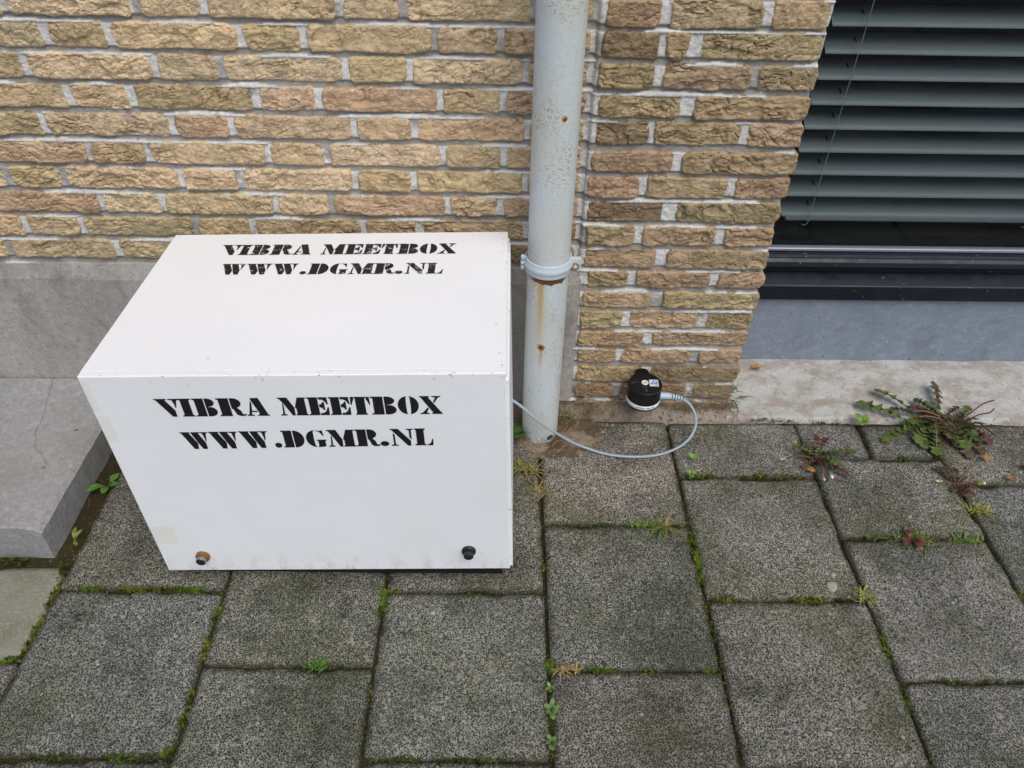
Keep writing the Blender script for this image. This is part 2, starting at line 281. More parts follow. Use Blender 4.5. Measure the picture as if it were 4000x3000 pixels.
def plain(name, c, rough=.5, spec=.4, metal=0.0, var=.12, nsc=40, bump=0.0):
    m = Mat(name, rough, spec); m.b.inputs['Metallic'].default_value = metal
    m.col(m.mix(m.noise(nsc, det=4), tuple(x*(1-var) for x in c), tuple(min(1, x*(1+var)) for x in c)))
    if bump: m.bump(m.noise(nsc*6, det=3), bump, .6)
    return m.m
def objmat(name, rough=.6, spec=.3, var=.25, nsc=90):
    m = Mat(name, rough, spec); n = m.noise(nsc, det=4)
    m.col(m.mix(m.step(n, .35, .65), m.mix(1.0, m.objcol(), (1-var,)*3, 'MULTIPLY'), m.mix(1.0, m.objcol(), (1+var,)*3, 'MULTIPLY'))); m.bump(n, .001, .5); return m.m
M_leaf = objmat('leaf', .5, .35, .3, 120); M_stem = objmat('stem', .5, .3, .2, 150); M_moss = objmat('moss', .95, .1, .55, 60)
FR = Mat('dark_frame_paint', .38, .3); k = FR.mix(FR.noise(5, det=3), (.007, .009, .015), (.012, .015, .025)); k = FR.mix(FR.step(FR.noise(130, det=2), .70, .74, 0, .6), k, (.22, .22, .20)); FR.col(k); FR.rough(FR.step(FR.noise(30, det=4), .3, .7, .28, .48))
M_slat = plain('slat_lacquer', (.165, .172, .182), .42, .4, 0, .05, 12)
M_dark = plain('dark_interior', (.012, .013, .015), .9, .1, 0, .3)
M_cord = plain('blind_cord', (.30, .33, .35), .7, .2)
M_black = plain('black_anodised', (.006, .006, .007), .38, .4, 0, .2)
M_shade_block = plain('shade_block_black', (.012, .012, .013), .6, .3)
M_label = plain('white_label', (.86, .87, .90), .45, .4, 0, .03)
M_ink = plain('label_ink', (.02, .025, .045), .6, .2)
M_stick = plain('sticker_silver', (.62, .68, .74), .3, .5, 0, .04)
M_blue = plain('sticker_blue', (.01, .10, .30), .35, .4); M_cyan = plain('sticker_cyan', (.13, .45, .72), .35, .4)
M_grey = plain('engraved_grey', (.10, .10, .105), .6, .3)
M_bub = plain('level_ring', (.72, .74, .75), .3, .5); M_cable = plain('cable_jacket', (.30, .365, .42), .45, .4, 0, .05); M_plug = plain('plug_plastic', (.42, .52, .62), .4, .4, 0, .05)
M_plugb = plain('plug_black', (.012, .013, .015), .4, .5); M_steel = plain('dull_steel', (.28, .25, .21), .4, .5, .6, .3, 200)
M_dry = objmat('dry_leaf', .8, .2, .4, 150)
M_peb = plain('pale_pebble', (.33, .31, .265), .7, .3, 0, .2, 90, .001)
M_ground = plain('far_ground', (.11, .108, .10), .9, .2, 0, .2, 3)
GL = Mat('window_glass'); t = GL.t; out = t.nodes['Material Output']; tr = t.nodes.new('ShaderNodeBsdfTransparent'); gs = t.nodes.new('ShaderNodeBsdfGlossy'); gs.inputs['Roughness'].default_value = .015
tr.inputs[0].default_value = (.86, .90, .90, 1); fr = t.nodes.new('ShaderNodeFresnel'); fr.inputs[0].default_value = 1.5; mx = t.nodes.new('ShaderNodeMixShader')
gg = t.nodes.new('ShaderNodeNewGeometry'); mm_ = t.nodes.new('ShaderNodeMath'); mm_.operation = 'MULTIPLY'; inv = t.nodes.new('ShaderNodeMath'); inv.operation = 'SUBTRACT'; inv.inputs[0].default_value = 1.0; t.links.new(gg.outputs['Backfacing'], inv.inputs[1]); t.links.new(fr.outputs[0], mm_.inputs[0]); t.links.new(inv.outputs[0], mm_.inputs[1]); t.links.new(mm_.outputs[0], mx.inputs[0]); t.links.new(tr.outputs[0], mx.inputs[1]); t.links.new(gs.outputs[0], mx.inputs[2]); t.links.new(mx.outputs[0], out.inputs[0])

# ------------------------------------------------------------------ setting: ground, pavement
me = pymesh('ground', [(-80,-80,-.06),(80,-80,-.06),(80,80,-.06),(-80,80,-.06)], [(0,1,2,3)]); struct(link('ground', me, M_ground))
def in_view(x0, x1, y0, y1, z0, z1):
    us, vs2 = [], []
    for x in (x0, x1):
        for y in (y0, y1):
            for z in (z0, z1):
                d = np.array([x, y, z-CAM_H]); dep = d@CF
                if dep < .05: continue
                us.append(2000+FPX*(d@CR)/dep); vs2.append(1500-FPX*(d@CU)/dep)
    return bool(us) and max(us) > 0 and min(us) < 4000 and max(vs2) > 0 and min(vs2) < 3000

def grid(xs, ys, fn):
    X, Y = np.meshgrid(xs, ys); Z = fn(X, Y); nx, ny = len(xs), len(ys)
    v = np.stack([X, Y, Z], -1).reshape(-1, 3); i = np.arange(ny-1)[:, None]*nx+np.arange(nx-1)[None]; i = i.ravel()
    return v, np.stack([i, i+1, i+nx+1, i+nx], 1)
v, f = grid(np.linspace(-3.2, 3.2, 160), np.linspace(-2.0, 1.42, 100), lambda X, Y: -.011+.003*fbm(X*18, Y*18, 5))
pavement = struct(link('pavement', pymesh('pavement', v, f), SO.m, smooth=True))

def tile_mesh(x0, x1, y0, y1, seed, n=26):
    nx = max(5, int(round((x1-x0)/.3*n))); ny = max(4, int(round((y1-y0)/.3*n)))
    S, T = np.meshgrid(np.linspace(-1, 1, nx+1), np.linspace(-1, 1, ny+1))
    a, b = (x1-x0)/2, (y1-y0)/2; cx, cy = (x0+x1)/2, (y0+y1)/2
    ex = .0016*fbm((T*b+cy)*38, np.sign(S)*3.3, seed)+.0012*fbm((T*b+cy)*120, np.sign(S)*3.3, seed+3); ey = .0016*fbm((S*a+cx)*38, np.sign(T)*5.1, seed+9)+.0012*fbm((S*a+cx)*120, np.sign(T)*5.1, seed+4)
    X = S*(a+ex*np.abs(S)**4); Y = T*(b+ey*np.abs(T)**4)
    dx, dy = a-np.abs(S)*a, b-np.abs(T)*b; r = .005
    cm = (dx < r) & (dy < r); d = np.hypot(r-dx, r-dy); mm = np.maximum(r-dx, r-dy); k_ = np.where(cm & (d > 1e-6), mm/np.maximum(d, 1e-6), 1)
    X = np.where(cm, np.sign(S)*(a-r+(r-dx)*k_)+(X-S*a), X); Y = np.where(cm, np.sign(T)*(b-r+(r-dy)*k_)+(Y-T*b), Y)
    e = np.minimum(dx, dy); chip = sstep(.62, .8, vn((X+cx)*30, (Y+cy)*30, seed+21))
    Z = .0012*fbm((X+cx)*9, (Y+cy)*9, seed+2)-.0016*(1-sstep(0, .0045, e))-.006*chip*(1-sstep(0, .014, e))
    nv = (nx+1)*(ny+1); v = np.stack([X, Y, Z], -1).reshape(-1, 3).tolist(); i = (np.arange(ny)[:, None]*(nx+1)+np.arange(nx)[None]).ravel()
    fcs = np.stack([i, i+1, i+nx+2, i+nx+1], 1).tolist()
    ring = list(range(nx+1))+[(nx+1)*(j+1)+nx for j in range(ny)]+[(nx+1)*ny+nx-1-j for j in range(nx)]+[(nx+1)*(ny-1-j) for j in range(ny-1)]
    base = len(v); v += [[v[q][0]*1.0, v[q][1]*1.0, -.04] for q in ring]; m = len(ring)
    fcs += [[ring[(j+1) % m], ring[j], base+j, base+(j+1) % m] for j in range(m)]
    me_ = pymesh('paving_tile', v, fcs); at_ = me_.attributes.new('edge', 'FLOAT', 'POINT'); at_.data.foreach_set('value', np.concatenate([e.ravel(), np.zeros(len(ring))]).astype(np.float32)); return me_
XB = [-2.06, -1.755, -1.449, -1.143, -.838, -.522, -.220, .085, .389, .695, .997, 1.303, 1.609, 1.915, 2.221]
ROWS = {3: [.895, .697, .388, .08], 4: [1.352, 1.151, .842, .532, .222, -.09], 5: [1.352, 1.307, .998, .688, .378, .07], 6: [1.352, 1.150, .841, .529, .22, -.09], 7: [1.316, 1.003, .683, .372, .06],
        8: [1.313, 1.140, .826, .515, .205, -.1], 10: [1.312, 1.123, .81, .5, .19, -.12], 11: [1.312, .962, .655, .345, .03], 12: [1.312, 1.12, .81, .5, .19]}
TONE = {(3, 0): (1, 1, 1), (4, 1): (1.02, 1.0, .93), (4, 2): (.94, .98, .98), (5, 2): (1.02, 1.03, .92), (5, 3): (.9, .93, .86), (6, 1): (1.0, .98, .92), (6, 2): (.98, 1.0, .93), (7, 0): (1.32, 1.25, 1.2), (7, 1): (.92, .94, .88), (7, 2): (.92, .9, .86), (8, 0): (1.25, 1.22, 1.2), (8, 1): (1.18, 1.17, 1.12), (8, 2): (1.0, 1.0, .95), (9, 2): (1.25, 1.25, 1.23), (10, 0): (1.3, 1.25, 1.2), (10, 1): (1.05, 1.08, 1.12)}
tiles = []
for c in range(len(XB)-1):
    x0, x1 = XB[c], XB[c+1]
    if c == 9:
        rects = [(x0-.006, .838, 1.199, 1.312), (.842, x1-.012, 1.199, 1.312)]+[(x0, x1, a, b) for a, b in ((.974, 1.197), (.665, .974), (.355, .665), (.05, .355))]
    else:
        r = ROWS.get(c) or ([1.31, 1.0, .69, .38, .07] if c % 2 else [1.31, 1.15, .84, .53, .22, -.09])
        if c < 3: r = [.895, .697, .388, .08] if c % 2 else [.895, .55, .24, -.07]
        rects = [(x0, x1, r[i+1], r[i]) for i in range(len(r)-1)]
    for j, rc in enumerate(rects): tiles.append((c, j, rc))
far = MB()
for c, j, (x0, x1, y0, y1) in tiles:
    g = .0030+.0012*rnd.random(); x0 += g; x1 -= g; y0 += g; y1 -= g; z = rnd.uniform(-.0015, .0015)
    if in_view(x0, x1, y0, y1, 0, 0):
        tn_ = TONE.get((c, j), tuple([rnd.uniform(.85, 1.15)]*3)); mat = SM.m if (c, j) == (3, 0) else TI.m
        o = link('paving_tile', tile_mesh(x0, x1, y0, y1, c*31+j), mat, pavement, True, tn_)
        o.location = ((x0+x1)/2, (y0+y1)/2, z); o.rotation_euler = (rnd.uniform(-.004, .004), rnd.uniform(-.004, .004), rnd.uniform(-.006, .006))
    else: far.box(x0, x1, y0, y1, -.03, z-.001)
for i in range(-11, 11):
    for j in range(7):
        y1 = -.10-j*.309-(.155 if i % 2 else 0); far.box(i*.306+.09, i*.306+.386, y1-.30, y1, -.03, -.001)
o = far.build('outer_paving', TI.m, pavement, color=(1, 1, 1)); o['kind'] = 'stuff'
at_ = o.data.attributes.new('edge', 'FLOAT', 'POINT'); at_.data.foreach_set('value', [.1]*len(o.data.vertices))

# ------------------------------------------------------------------ brickwork
def brick_mesh(w, h, depth, seed, fx=None, fz=None, rough=1.0):
    nx = fx or max(18, int(w/.0026)); nz = fz or 17; r_ = random.Random(seed)
    S, T = np.meshgrid(np.linspace(-1, 1, nx+1), np.linspace(-1, 1, nz+1)); a, b = w/2, h/2; ox_, oz_ = r_.uniform(0, 50), r_.uniform(0, 50)
    ex = .0030*rough*fbm(T*b*60+ox_, np.sign(S)*2.7+oz_, seed); ez = .0036*rough*fbm(S*a*32+ox_, np.sign(T)*4.1+oz_, seed+5)+.0016*rough*fbm(S*a*110+ox_, np.sign(T)*4.1+oz_, seed+6)
    X = S*(a+ex*np.abs(S)**3); Z = T*(b+ez*np.abs(T)**2)
    dx, dz = a-np.abs(S)*a, b-np.abs(T)*b
    for sx in (-1, 1):
        for sz in (-1, 1):
            r = r_.choice((.005, .008, .011, .015)); qm = (np.sign(S) == sx) & (np.sign(T) == sz) & (dx < r) & (dz < r)
            d = np.hypot(r-dx, r-dz); mm = np.maximum(r-dx, r-dz); k_ = np.where(d > 1e-6, mm/np.maximum(d, 1e-6), 1)
            X = np.where(qm, sx*(a-r+(r-dx)*k_)+(X-S*a), X); Z = np.where(qm, sz*(b-r+(r-dz)*k_)+(Z-T*b), Z)
    ang = r_.uniform(-.32, .32); ca, sa = math.cos(ang), math.sin(ang); u = X*ca+Z*sa; v_ = -X*sa+Z*ca
    warp = fbm(X*26+ox_, Z*26+oz_, seed+7)*.010; v2 = v_+warp; u2 = u+warp
    fold = 1-np.abs(fbm(u2*24+ox_, v2*78+oz_, seed+11, 3))*2.2; fold = np.clip(fold, -1, 1)
    step_ = sstep(.40, .55, vn(u2*30+ox_, v2*60+oz_, seed+31))
    e = np.minimum(dx, dz)
    gx = fbm(u2*30+ox_+7, v2*95+oz_, seed+51, 2); groove = np.exp(-(gx/.085)**2)*sstep(.34, .56, vn(X*20+ox_+3, Z*34+9, seed+53))
    gy = fbm(u*34+v_*30+ox_, v_*40-u*16+oz_, seed+57, 2); groove = np.maximum(groove, .8*np.exp(-(gy/.06)**2)*sstep(.56, .7, vn(X*18+ox_+5, Z*26+3, seed+59)))
    calm = .30+.70*sstep(.35, .62, vn(X*13+ox_+11, Z*22+oz_, seed+71)); rough = rough*calm
    Hh = -.0052*rough*groove+.0022*rough*fold*sstep(.35, .65, vn(X*16+ox_, Z*30, seed+41))+.0042*rough*(step_-.5)+.0017*rough*fbm(X*70+ox_, Z*95, seed+13, 3)+.0014*fbm(X*190, Z*220, seed+15, 2)
    Hh = Hh*sstep(-.003, .004, e)-.0034*(1-sstep(0, .0034, e))
    V = np.stack([X, -Hh, Z], -1).reshape(-1, 3).tolist(); i = (np.arange(nz)[:, None]*(nx+1)+np.arange(nx)[None]).ravel()
    fcs = np.stack([i, i+1, i+nx+2, i+nx+1], 1).tolist()
    ring = list(range(nx+1))+[(nx+1)*(j+1)+nx for j in range(nz)]+[(nx+1)*nz+nx-1-j for j in range(nx)]+[(nx+1)*(nz-1-j) for j in range(nz-1)]
    base = len(V); V += [[V[q][0], depth, V[q][2]] for q in ring]; m = len(ring); fcs += [[ring[(j+1) % m], ring[j], base+j, base+(j+1) % m] for j in range(m)]
    return V, fcs
PAL = {'t': (.645, .472, .288), 'y': (.695, .525, .33), 'o': (.555, .418, .238), 'b': (.57, .405, .24), 'r': (.63, .41, .265), 'd': (.39, .275, .165), 'p': (.60, .415, .26)}
def jit(c): k_ = rnd.uniform(.90, 1.10); return tuple(x*k_*rnd.uniform(.97, 1.03) for x in c)
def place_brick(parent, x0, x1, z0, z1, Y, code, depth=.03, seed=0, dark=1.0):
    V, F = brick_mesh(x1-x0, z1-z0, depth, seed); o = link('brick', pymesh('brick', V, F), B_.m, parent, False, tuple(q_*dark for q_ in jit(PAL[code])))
    o.location = ((x0+x1)/2, Y+rnd.uniform(-.002, .002), (z0+z1)/2); o.rotation_euler = (rnd.uniform(-.03, .03), rnd.uniform(-.008, .008), rnd.uniform(-.012, .012)); return o
def mortar(parent, xa, xb, za, zb, Y, bricks, res=.0021, seed=3):
    xs = np.arange(xa, xb+res, res); zs = np.arange(za, zb+res, res); X, Z = np.meshgrid(xs, zs)
    dep = np.full(X.shape, .0035); tone = np.full(X.shape, .72)
    rws = {}
    for (x0, x1, z0, z1) in bricks: rws.setdefault((round(z0, 3), round(z1, 3)), []).append((x0, x1))
    keys = sorted(rws); edges = [(keys[i][1], keys[i+1][0]) for i in range(len(keys)-1)]+([(za, keys[0][0])] if keys else [])
    bed = np.zeros(X.shape, bool)
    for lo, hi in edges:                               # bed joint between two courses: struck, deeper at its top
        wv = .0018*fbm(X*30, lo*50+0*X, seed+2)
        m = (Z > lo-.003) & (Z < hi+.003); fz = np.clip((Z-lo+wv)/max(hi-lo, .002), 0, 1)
        wb = -.42+1.15*vn(X*11, lo*90+0*X, seed+8)**1.5+.16*fbm(X*60, lo*40+0*X, seed+12)      # how far the pale band reaches up: part pointing, part painted ledge light
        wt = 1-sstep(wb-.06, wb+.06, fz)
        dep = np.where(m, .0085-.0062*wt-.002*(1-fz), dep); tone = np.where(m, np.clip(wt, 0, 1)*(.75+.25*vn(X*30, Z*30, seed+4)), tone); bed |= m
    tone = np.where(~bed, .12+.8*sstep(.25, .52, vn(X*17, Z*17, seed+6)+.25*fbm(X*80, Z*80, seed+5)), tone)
    dep = dep+.0016*fbm(X*90, Z*90, seed, 3)+.0010*fbm(X*260, Z*260, seed+1, 2)
    for (x0, x1, z0, z1) in bricks: dep = np.where((X > x0+.005) & (X < x1-.005) & (Z > z0+.005) & (Z < z1-.005), .018, dep)
    if seed == 23: dep = dep+.013*(1-sstep(0, .009, X-xa))
    v = np.stack([X, Y+dep, Z], -1).reshape(-1, 3); nx = len(xs); i = (np.arange(len(zs)-1)[:, None]*nx+np.arange(nx-1)[None]).ravel()
    me = pymesh('mortar', v, np.stack([i, i+1, i+nx+1, i+nx], 1)); at = me.attributes.new('tone', 'FLOAT', 'POINT'); at.data.foreach_set('value', tone.ravel().astype(np.float32))
    return link('mortar', me, MO.m, parent, True)

Y_W, Y_P, Y_PL = 1.372, 1.362, 1.364
wall = empty('brick_wall', (-.6, 1.4, 0)); tag(wall, 'tan brick wall with pale pointing and grey plinth, behind the white box', 'wall')
wall.location = (0, 0, 0)
LEFT = [[-.831,-.615,-.499,-.278,-.171],[-.892,-.78,-.673,-.451,-.344,-.121,-.008],[-.943,-.833,-.612,-.497,-.278,-.167,.036],[-.778,-.666,-.445,-.333,-.116,-.003],[-.956,-.842,-.608,-.5,-.276,-.166,.042],
        [-.995,-.778,-.668,-.445,-.333,-.114,-.002],[-.951,-.844,-.62,-.508,-.287,-.174,.041],[-1.008,-.789,-.67,-.449,-.339,-.111,-.006],[-.96,-.845,-.618,-.504,-.283,-.171,.046],[-1.013,-.793,-.674,-.454,-.334,-.112,.009]]
LCODE = {(r, k): c for r, row in enumerate(['yttty','totottb'.replace('b','b'),'oytyoyo','totpop','otrttto','bottyob','ottyoo','ryotptb','ooooobd','oootood']) for k, c in enumerate(row)}
Z0, CH = .8646, .0524
lb, low = [], MB()
def fill_left(js):
    js = list(js); flip = None
    while js[0] > -2.6:
        d = js[1]-js[0]; js.insert(0, js[0]-(.112 if d > .16 else .219))
    return js
allrows = []
for i in range(-3, 10):
    base = LEFT[i] if i >= 0 else LEFT[2 if i % 2 == 0 else 1]
    js = fill_left(base)
    while js[-1] < -.05: js.append(js[-1]+(.112 if js[-1]-js[-2] > .16 else .219))
    js = [j for j in js if j < .10]+[.151]
    allrows.append((i, js, len(js)-1-len(base)))
for i, js, off in allrows:
    z0 = Z0-CH*i+.0044; z1 = z0+CH-.0088
    for k in range(len(js)-1):
        x0, x1 = js[k]+.0056, js[k+1]-.0056
        if x1-x0 < .02: continue
        lb.append((x0, x1, z0, z1)); vis = in_view(x0, x1, Y_W, Y_W, z0, z1)
        kk = [n for n, q_ in enumerate(LEFT[i]) if abs(q_-js[k]) < 1e-6] if i >= 0 else []
        code = LCODE.get((i, kk[0] if kk else -1)) or rnd.choice('tttytto')
        if vis and z0 > .36: place_brick(wall, x0, x1, z0, z1, Y_W, code, .03, 100+i*40+k)
        else:
            V, F = brick_mesh(x1-x0, z1-z0, .03, 700+i*40+k, 14, 5); low.add([(p[0]+(x0+x1)/2, p[1]+Y_W, p[2]+(z0+z1)/2) for p in V], F)
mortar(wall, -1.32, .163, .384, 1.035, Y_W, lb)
mb = MB()
for r in range(34):                                    # courses above and beside the picture
    z0 = Z0+.0055+CH*(4+r); x = -2.7+(.16 if r % 2 else 0)
    while x < 2.3:
        w = .208 if int(round((x+3)*1000)) % 2 else .10; w = .208 if (int((x+2.7)/.33*2+.5) % 2 == 0) else .10
        x1 = min(x+w, 2.35)
        if not (x1 > .548 and z0 < 2.15): low.add(*(lambda V, F: ([(p[0]+(x+x1)/2, p[1]+Y_W, p[2]+z0+.02) for p in V], F))(*brick_mesh(x1-x, .0415, .03, 3000+r*50+int(x*10), 8, 4)))
        x = x1+.0115
o = low.build('outer_brickwork', B_.m, wall, smooth=True, color=PAL['t']); o['kind'] = 'stuff'
mb = MB(); mb.box(-2.8, -1.3195, Y_W+.006, Y_W+.05, .384, 1.04); mb.box(-2.8, .55, Y_W+.006, Y_W+.05, 1.036, 2.75); mb.box(.55, 2.4, Y_W+.006, Y_W+.05, 2.16, 2.75); mb.build('outer_mortar', MO.m, wall)
MB().box(-2.8, .15, 1.43, 1.66, -.05, 2.75).build('wall_core', CO.m, wall)
# plinth: face with a sloped, lighter wash on top
pr = [(Y_PL, -.05), (Y_PL, .350), (Y_PL+.001, .354), (Y_W-.001, .384), (Y_W+.012, .386), (1.425, .386), (1.425, -.05)]
def extrude_x(prof, x0, x1, n=1, seed=None, amp=0):
    xs = np.linspace(x0, x1, n+1); V = []; m = len(prof)
    for x in xs:
        for j, (y, z) in enumerate(prof):
            q_ = amp*float(fbm(x*16, j*3.7, seed)) if seed is not None else 0
            V.append((x, y+q_, z+q_*.5))
    F = [(i*m+j, (i+1)*m+j, (i+1)*m+(j+1) % m, i*m+(j+1) % m) for i in range(n) for j in range(m)]
    F += [tuple(range(m))[::-1], tuple(n*m+j for j in range(m))]
    return V, F
MB().add(*extrude_x(pr, -2.7, .1645, 60, 4, .0012)).build('plinth', CO.m, wall)
# ---- pier between the downpipe and the window
pier = empty('brick_pier'); tag(pier, 'brown brick pier between the downpipe and the window', 'wall')
PIER = [(.9096,.8667,[(.167,.259),(.275,.429),(.443,.54)],'btt'),(.8593,.8154,[(.164,.262),(.272,.313),(.334,.543)],'dbo'),(.8051,.7641,[(.162,.261),(.276,.432),(.443,.544)],'opo'),(.7518,.7115,[(.166,.317),(.339,.545)],'ob'),
(.7028,.6604,[(.164,.265),(.272,.437),(.445,.549)],'dbp'),(.6469,.6054,[(.163,.319),(.332,.549)],'bb'),(.5958,.5540,[(.16,.261),(.273,.43),(.444,.548)],'pop'),(.5442,.5004,[(.163,.314),(.338,.548)],'do'),(.4899,.4475,[(.165,.264),(.278,.428),(.444,.547)],'opp'),
(.4369,.3948,[(.165,.315),(.335,.545)],'bo'),(.3851,.3466,[(.175,.265),(.278,.436),(.451,.549)],'opp'),(.3331,.2930,[(.169,.319),(.342,.55)],'to'),(.2824,.2384,[(.168,.263),(.275,.43),(.445,.548)],'oto'),(.2280,.1888,[(.167,.317),(.333,.549)],'bt'),
(.1773,.1389,[(.17,.26),(.271,.429),(.445,.546)],'opp'),(.1253,.0829,[(.171,.325),(.34,.55)],'od'),(.0730,.0314,[(.17,.264),(.277,.435),(.45,.55)],'ddd'),(.0193,-.0162,[(.17,.338),(.353,.553)],'dd')]
pb = []
rows_ = list(PIER)
for e in (1, 2): rows_.append((.9096+.0515*e, .8667+.0515*e, [(.167,.32),(.336,.545)] if e == 1 else [(.167,.26),(.275,.43),(.443,.545)], 'bo' if e == 1 else 'obt'))
lowp = MB()
for i, (z1, z0, bs, cs) in enumerate(rows_):
    z1 += .0010; z0 -= .0010
    for (x0, x1), cde in zip(bs, cs):
        last = x1 > .53; x1_ = x1+(rnd.uniform(-.002, .003) if last else -.001); pb.append((x0, x1, z0, z1))
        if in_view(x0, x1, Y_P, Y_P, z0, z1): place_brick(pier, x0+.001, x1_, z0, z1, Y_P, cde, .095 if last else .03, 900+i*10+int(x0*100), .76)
        else: V, F = brick_mesh(x1-x0, z1-z0, .09 if last else .03, 1500+i*10, 14, 5); lowp.add([(p[0]+(x0+x1)/2, p[1]+Y_P, p[2]+(z0+z1)/2) for p in V], F)
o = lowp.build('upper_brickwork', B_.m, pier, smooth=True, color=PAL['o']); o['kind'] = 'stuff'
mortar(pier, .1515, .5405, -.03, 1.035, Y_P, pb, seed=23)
MB().box(.165, .5415, 1.395, 1.66, -.05, 2.75).build('pier_core', MO.m, pier)
# right face of the opening and side filling behind the corner bricks
MB().box(.5405, .5425, Y_P+.012, 1.394, -.05, 1.04).build('reveal', MO.m, pier)

# sandy fillet at the foot of pier and plinth, soil round the pipe
def fillet(X, Y):
    X = np.asarray(X, float); Y = np.asarray(Y, float)
    h = -.014+.030*sstep(1.300, 1.352, Y+.016*fbm(X*14, Y*14, 3))+.005*fbm(X*34, Y*34, 8)+.0035*fbm(X*130, Y*130, 18, 2)
    d = np.hypot((X-.125), (Y-1.285)); h = np.maximum(h, .016-.22*np.maximum(d-.025, 0)+.009*fbm(X*60, Y*60, 13, 4))
    d2 = np.hypot((X-.0865), (Y-1.2685)); h = np.maximum(h, .010-.5*np.maximum(d2-.040, 0)+.004*fbm(X*60, Y*60, 14))
    return h-.05*sstep(.545, .60, X+.02*fbm(Y*40, X*40, 5))
v, f = grid(np.linspace(-.95, .62, 620), np.linspace(1.19, 1.372, 76), fillet)
me = pymesh('wall_foot_soil', v, f); at = me.attributes.new('tone', 'FLOAT', 'POINT'); at.data.foreach_set('value', (sstep(.24, .33, v[:, 0])*(1-sstep(1.333, 1.350, v[:, 1]+.014*fbm(v[:, 0]*20, v[:, 1]*20, 4)))*.95).astype(np.float32))
o = link('wall_foot_soil', me, SA.m, None, True); o['kind'] = 'stuff'; o['label'] = 'sandy soil and crumbled mortar along the foot of the brick pier'; o['category'] = 'soil'

# ------------------------------------------------------------------ concrete step (left), concrete strip and window (right)
def slab(X, Y): return X
nx, ny = 60, 60
xs = np.linspace(-2.0, -.880, nx); ys = np.concatenate([[.925, .9262, .9275, .929, .931, .934], np.linspace(.94, 1.3600, ny-6)]); xs = np.concatenate([np.linspace(-2.0, -.96, nx-24), np.linspace(-.955, -.880, 24)]); X, Y = np.meshgrid(xs, ys)
eR = -.880-X; eF = Y-.925
Z = .078-.008*(1-sstep(0, .045, eR))-.0022*(1-sstep(0, .006, eF))-.004*sstep(.97, 1.1, Y)*(1-sstep(1.2, 1.36, Y))+.0012*fbm(X*15, Y*15, 6)-.006*(1-sstep(0, .012, eR))
X2 = X+.0022*fbm(Y*30, X*0+1, 9)*(1-sstep(0, .03, eR)); Y2 = Y+.0012*fbm(X*40, Y*0+2, 12)*(1-sstep(0, .01, eF))
v = np.stack([X2, Y2, Z], -1).reshape(-1, 3).tolist(); i = (np.arange(ny-1)[:, None]*nx+np.arange(nx-1)[None]).ravel(); F = np.stack([i, i+1, i+nx+1, i+nx], 1).tolist()
ring = list(range(nx))+[nx*(j+1)+nx-1 for j in range(ny-1)]+[nx*(ny-1)+nx-2-j for j in range(nx-1)]+[nx*(ny-2-j) for j in range(ny-2)]
prev = ring
for lev in range(1, 6):
    base = len(v); zt = lev/5
    for q_ in ring: v.append([v[q_][0]+.0015*float(fbm(v[q_][0]*30+v[q_][1]*30, zt*4, 3)), v[q_][1]-(.004*zt if v[q_][1] < .95 else 0), v[q_][2]*(1-zt)-.02*zt])
    cur = list(range(base, base+len(ring))); m = len(ring); F += [[prev[(j+1) % m], prev[j], cur[j], cur[(j+1) % m]] for j in range(m)]; prev = cur
step = link('concrete_step', pymesh('concrete_step', v, F), CS.m, None, True); step.data.set_sharp_from_angle(angle=math.radians(28)); tag(step, 'low worn grey concrete step left of the white box', 'step')
crack = MB()
ctl = [(-1.045, 1.362), (-1.03, 1.30), (-1.012, 1.24), (-1.008, 1.185), (-.985, 1.14), (-.955, 1.11), (-.93, 1.085)]
pts = [(a[0]+(b[0]-a[0])*t_+rnd.gauss(0, .0016), a[1]+(b[1]-a[1])*t_+rnd.gauss(0, .0016)) for a, b in zip(ctl, ctl[1:]) for t_ in (0, .2, .4, .6, .8)]
for a, b in zip(pts, pts[1:]):
    n_ = Vector((-(b[1]-a[1]), b[0]-a[0], 0)).normalized()*.00042; crack.add([(a[0]-n_.x, a[1]-n_.y, .0795), (b[0]-n_.x, b[1]-n_.y, .0785), (b[0]+n_.x, b[1]+n_.y, .0785), (a[0]+n_.x, a[1]+n_.y, .0795)], [(0,1,2,3)])
crack.build('crack', plain('crack_dirt', (.19, .18, .165), .9, .1), step)
v, f = grid(np.linspace(.535, 2.3, 260), np.linspace(1.318, 1.548, 48), lambda X, Y: .012*sstep(1.33, 1.52, Y)+.004+.0035*fbm(X*16, Y*22, 4)-.020*(1-sstep(1.318, 1.326+0*X, Y+.004*fbm(X*40, Y*40, 2))))
foot = link('concrete_strip', pymesh('concrete_strip', v, f), PC.m, None, True); tag(foot, 'pale weathered concrete strip at the foot of the bluestone panel', 'concrete strip')

win = empty('window'); tag(win, 'dark framed low window with bluestone panel beneath, right of the brick pier', 'window')
MB().box(.50, 2.4, 1.531, 1.60, -.04, .2030).build('stone_panel', BS.m, win, .0015)
MB().add(*extrude_x([(1.517,.2118),(1.517,.2490),(1.519,.2515),(1.560,.2685),(1.640,.2685),(1.640,.206),(1.525,.206)], .50, 2.4)).build('sill_rail', FR.m, win, .0012)
MB().add(*extrude_x([(1.541,.2880),(1.544,.2990),(1.550,.3060),(1.556,.3065),(1.558,.3105),(1.566,.3115),(1.566,.3165),(1.590,.3168),(1.640,.3168),(1.640,.2695),(1.552,.2695),(1.552,.2820)], .50, 2.4)).build('bottom_rail', FR.m, win, .0008)
MB().add(*extrude_x([(1.5660,.3172),(1.5660,.3222),(1.5672,.3235),(1.5800,.3245),(1.5800,.3172)], .50, 2.4)).build('glazing_bead', plain('bead', (.27, .29, .33), .4, .4, .3, .1), win)
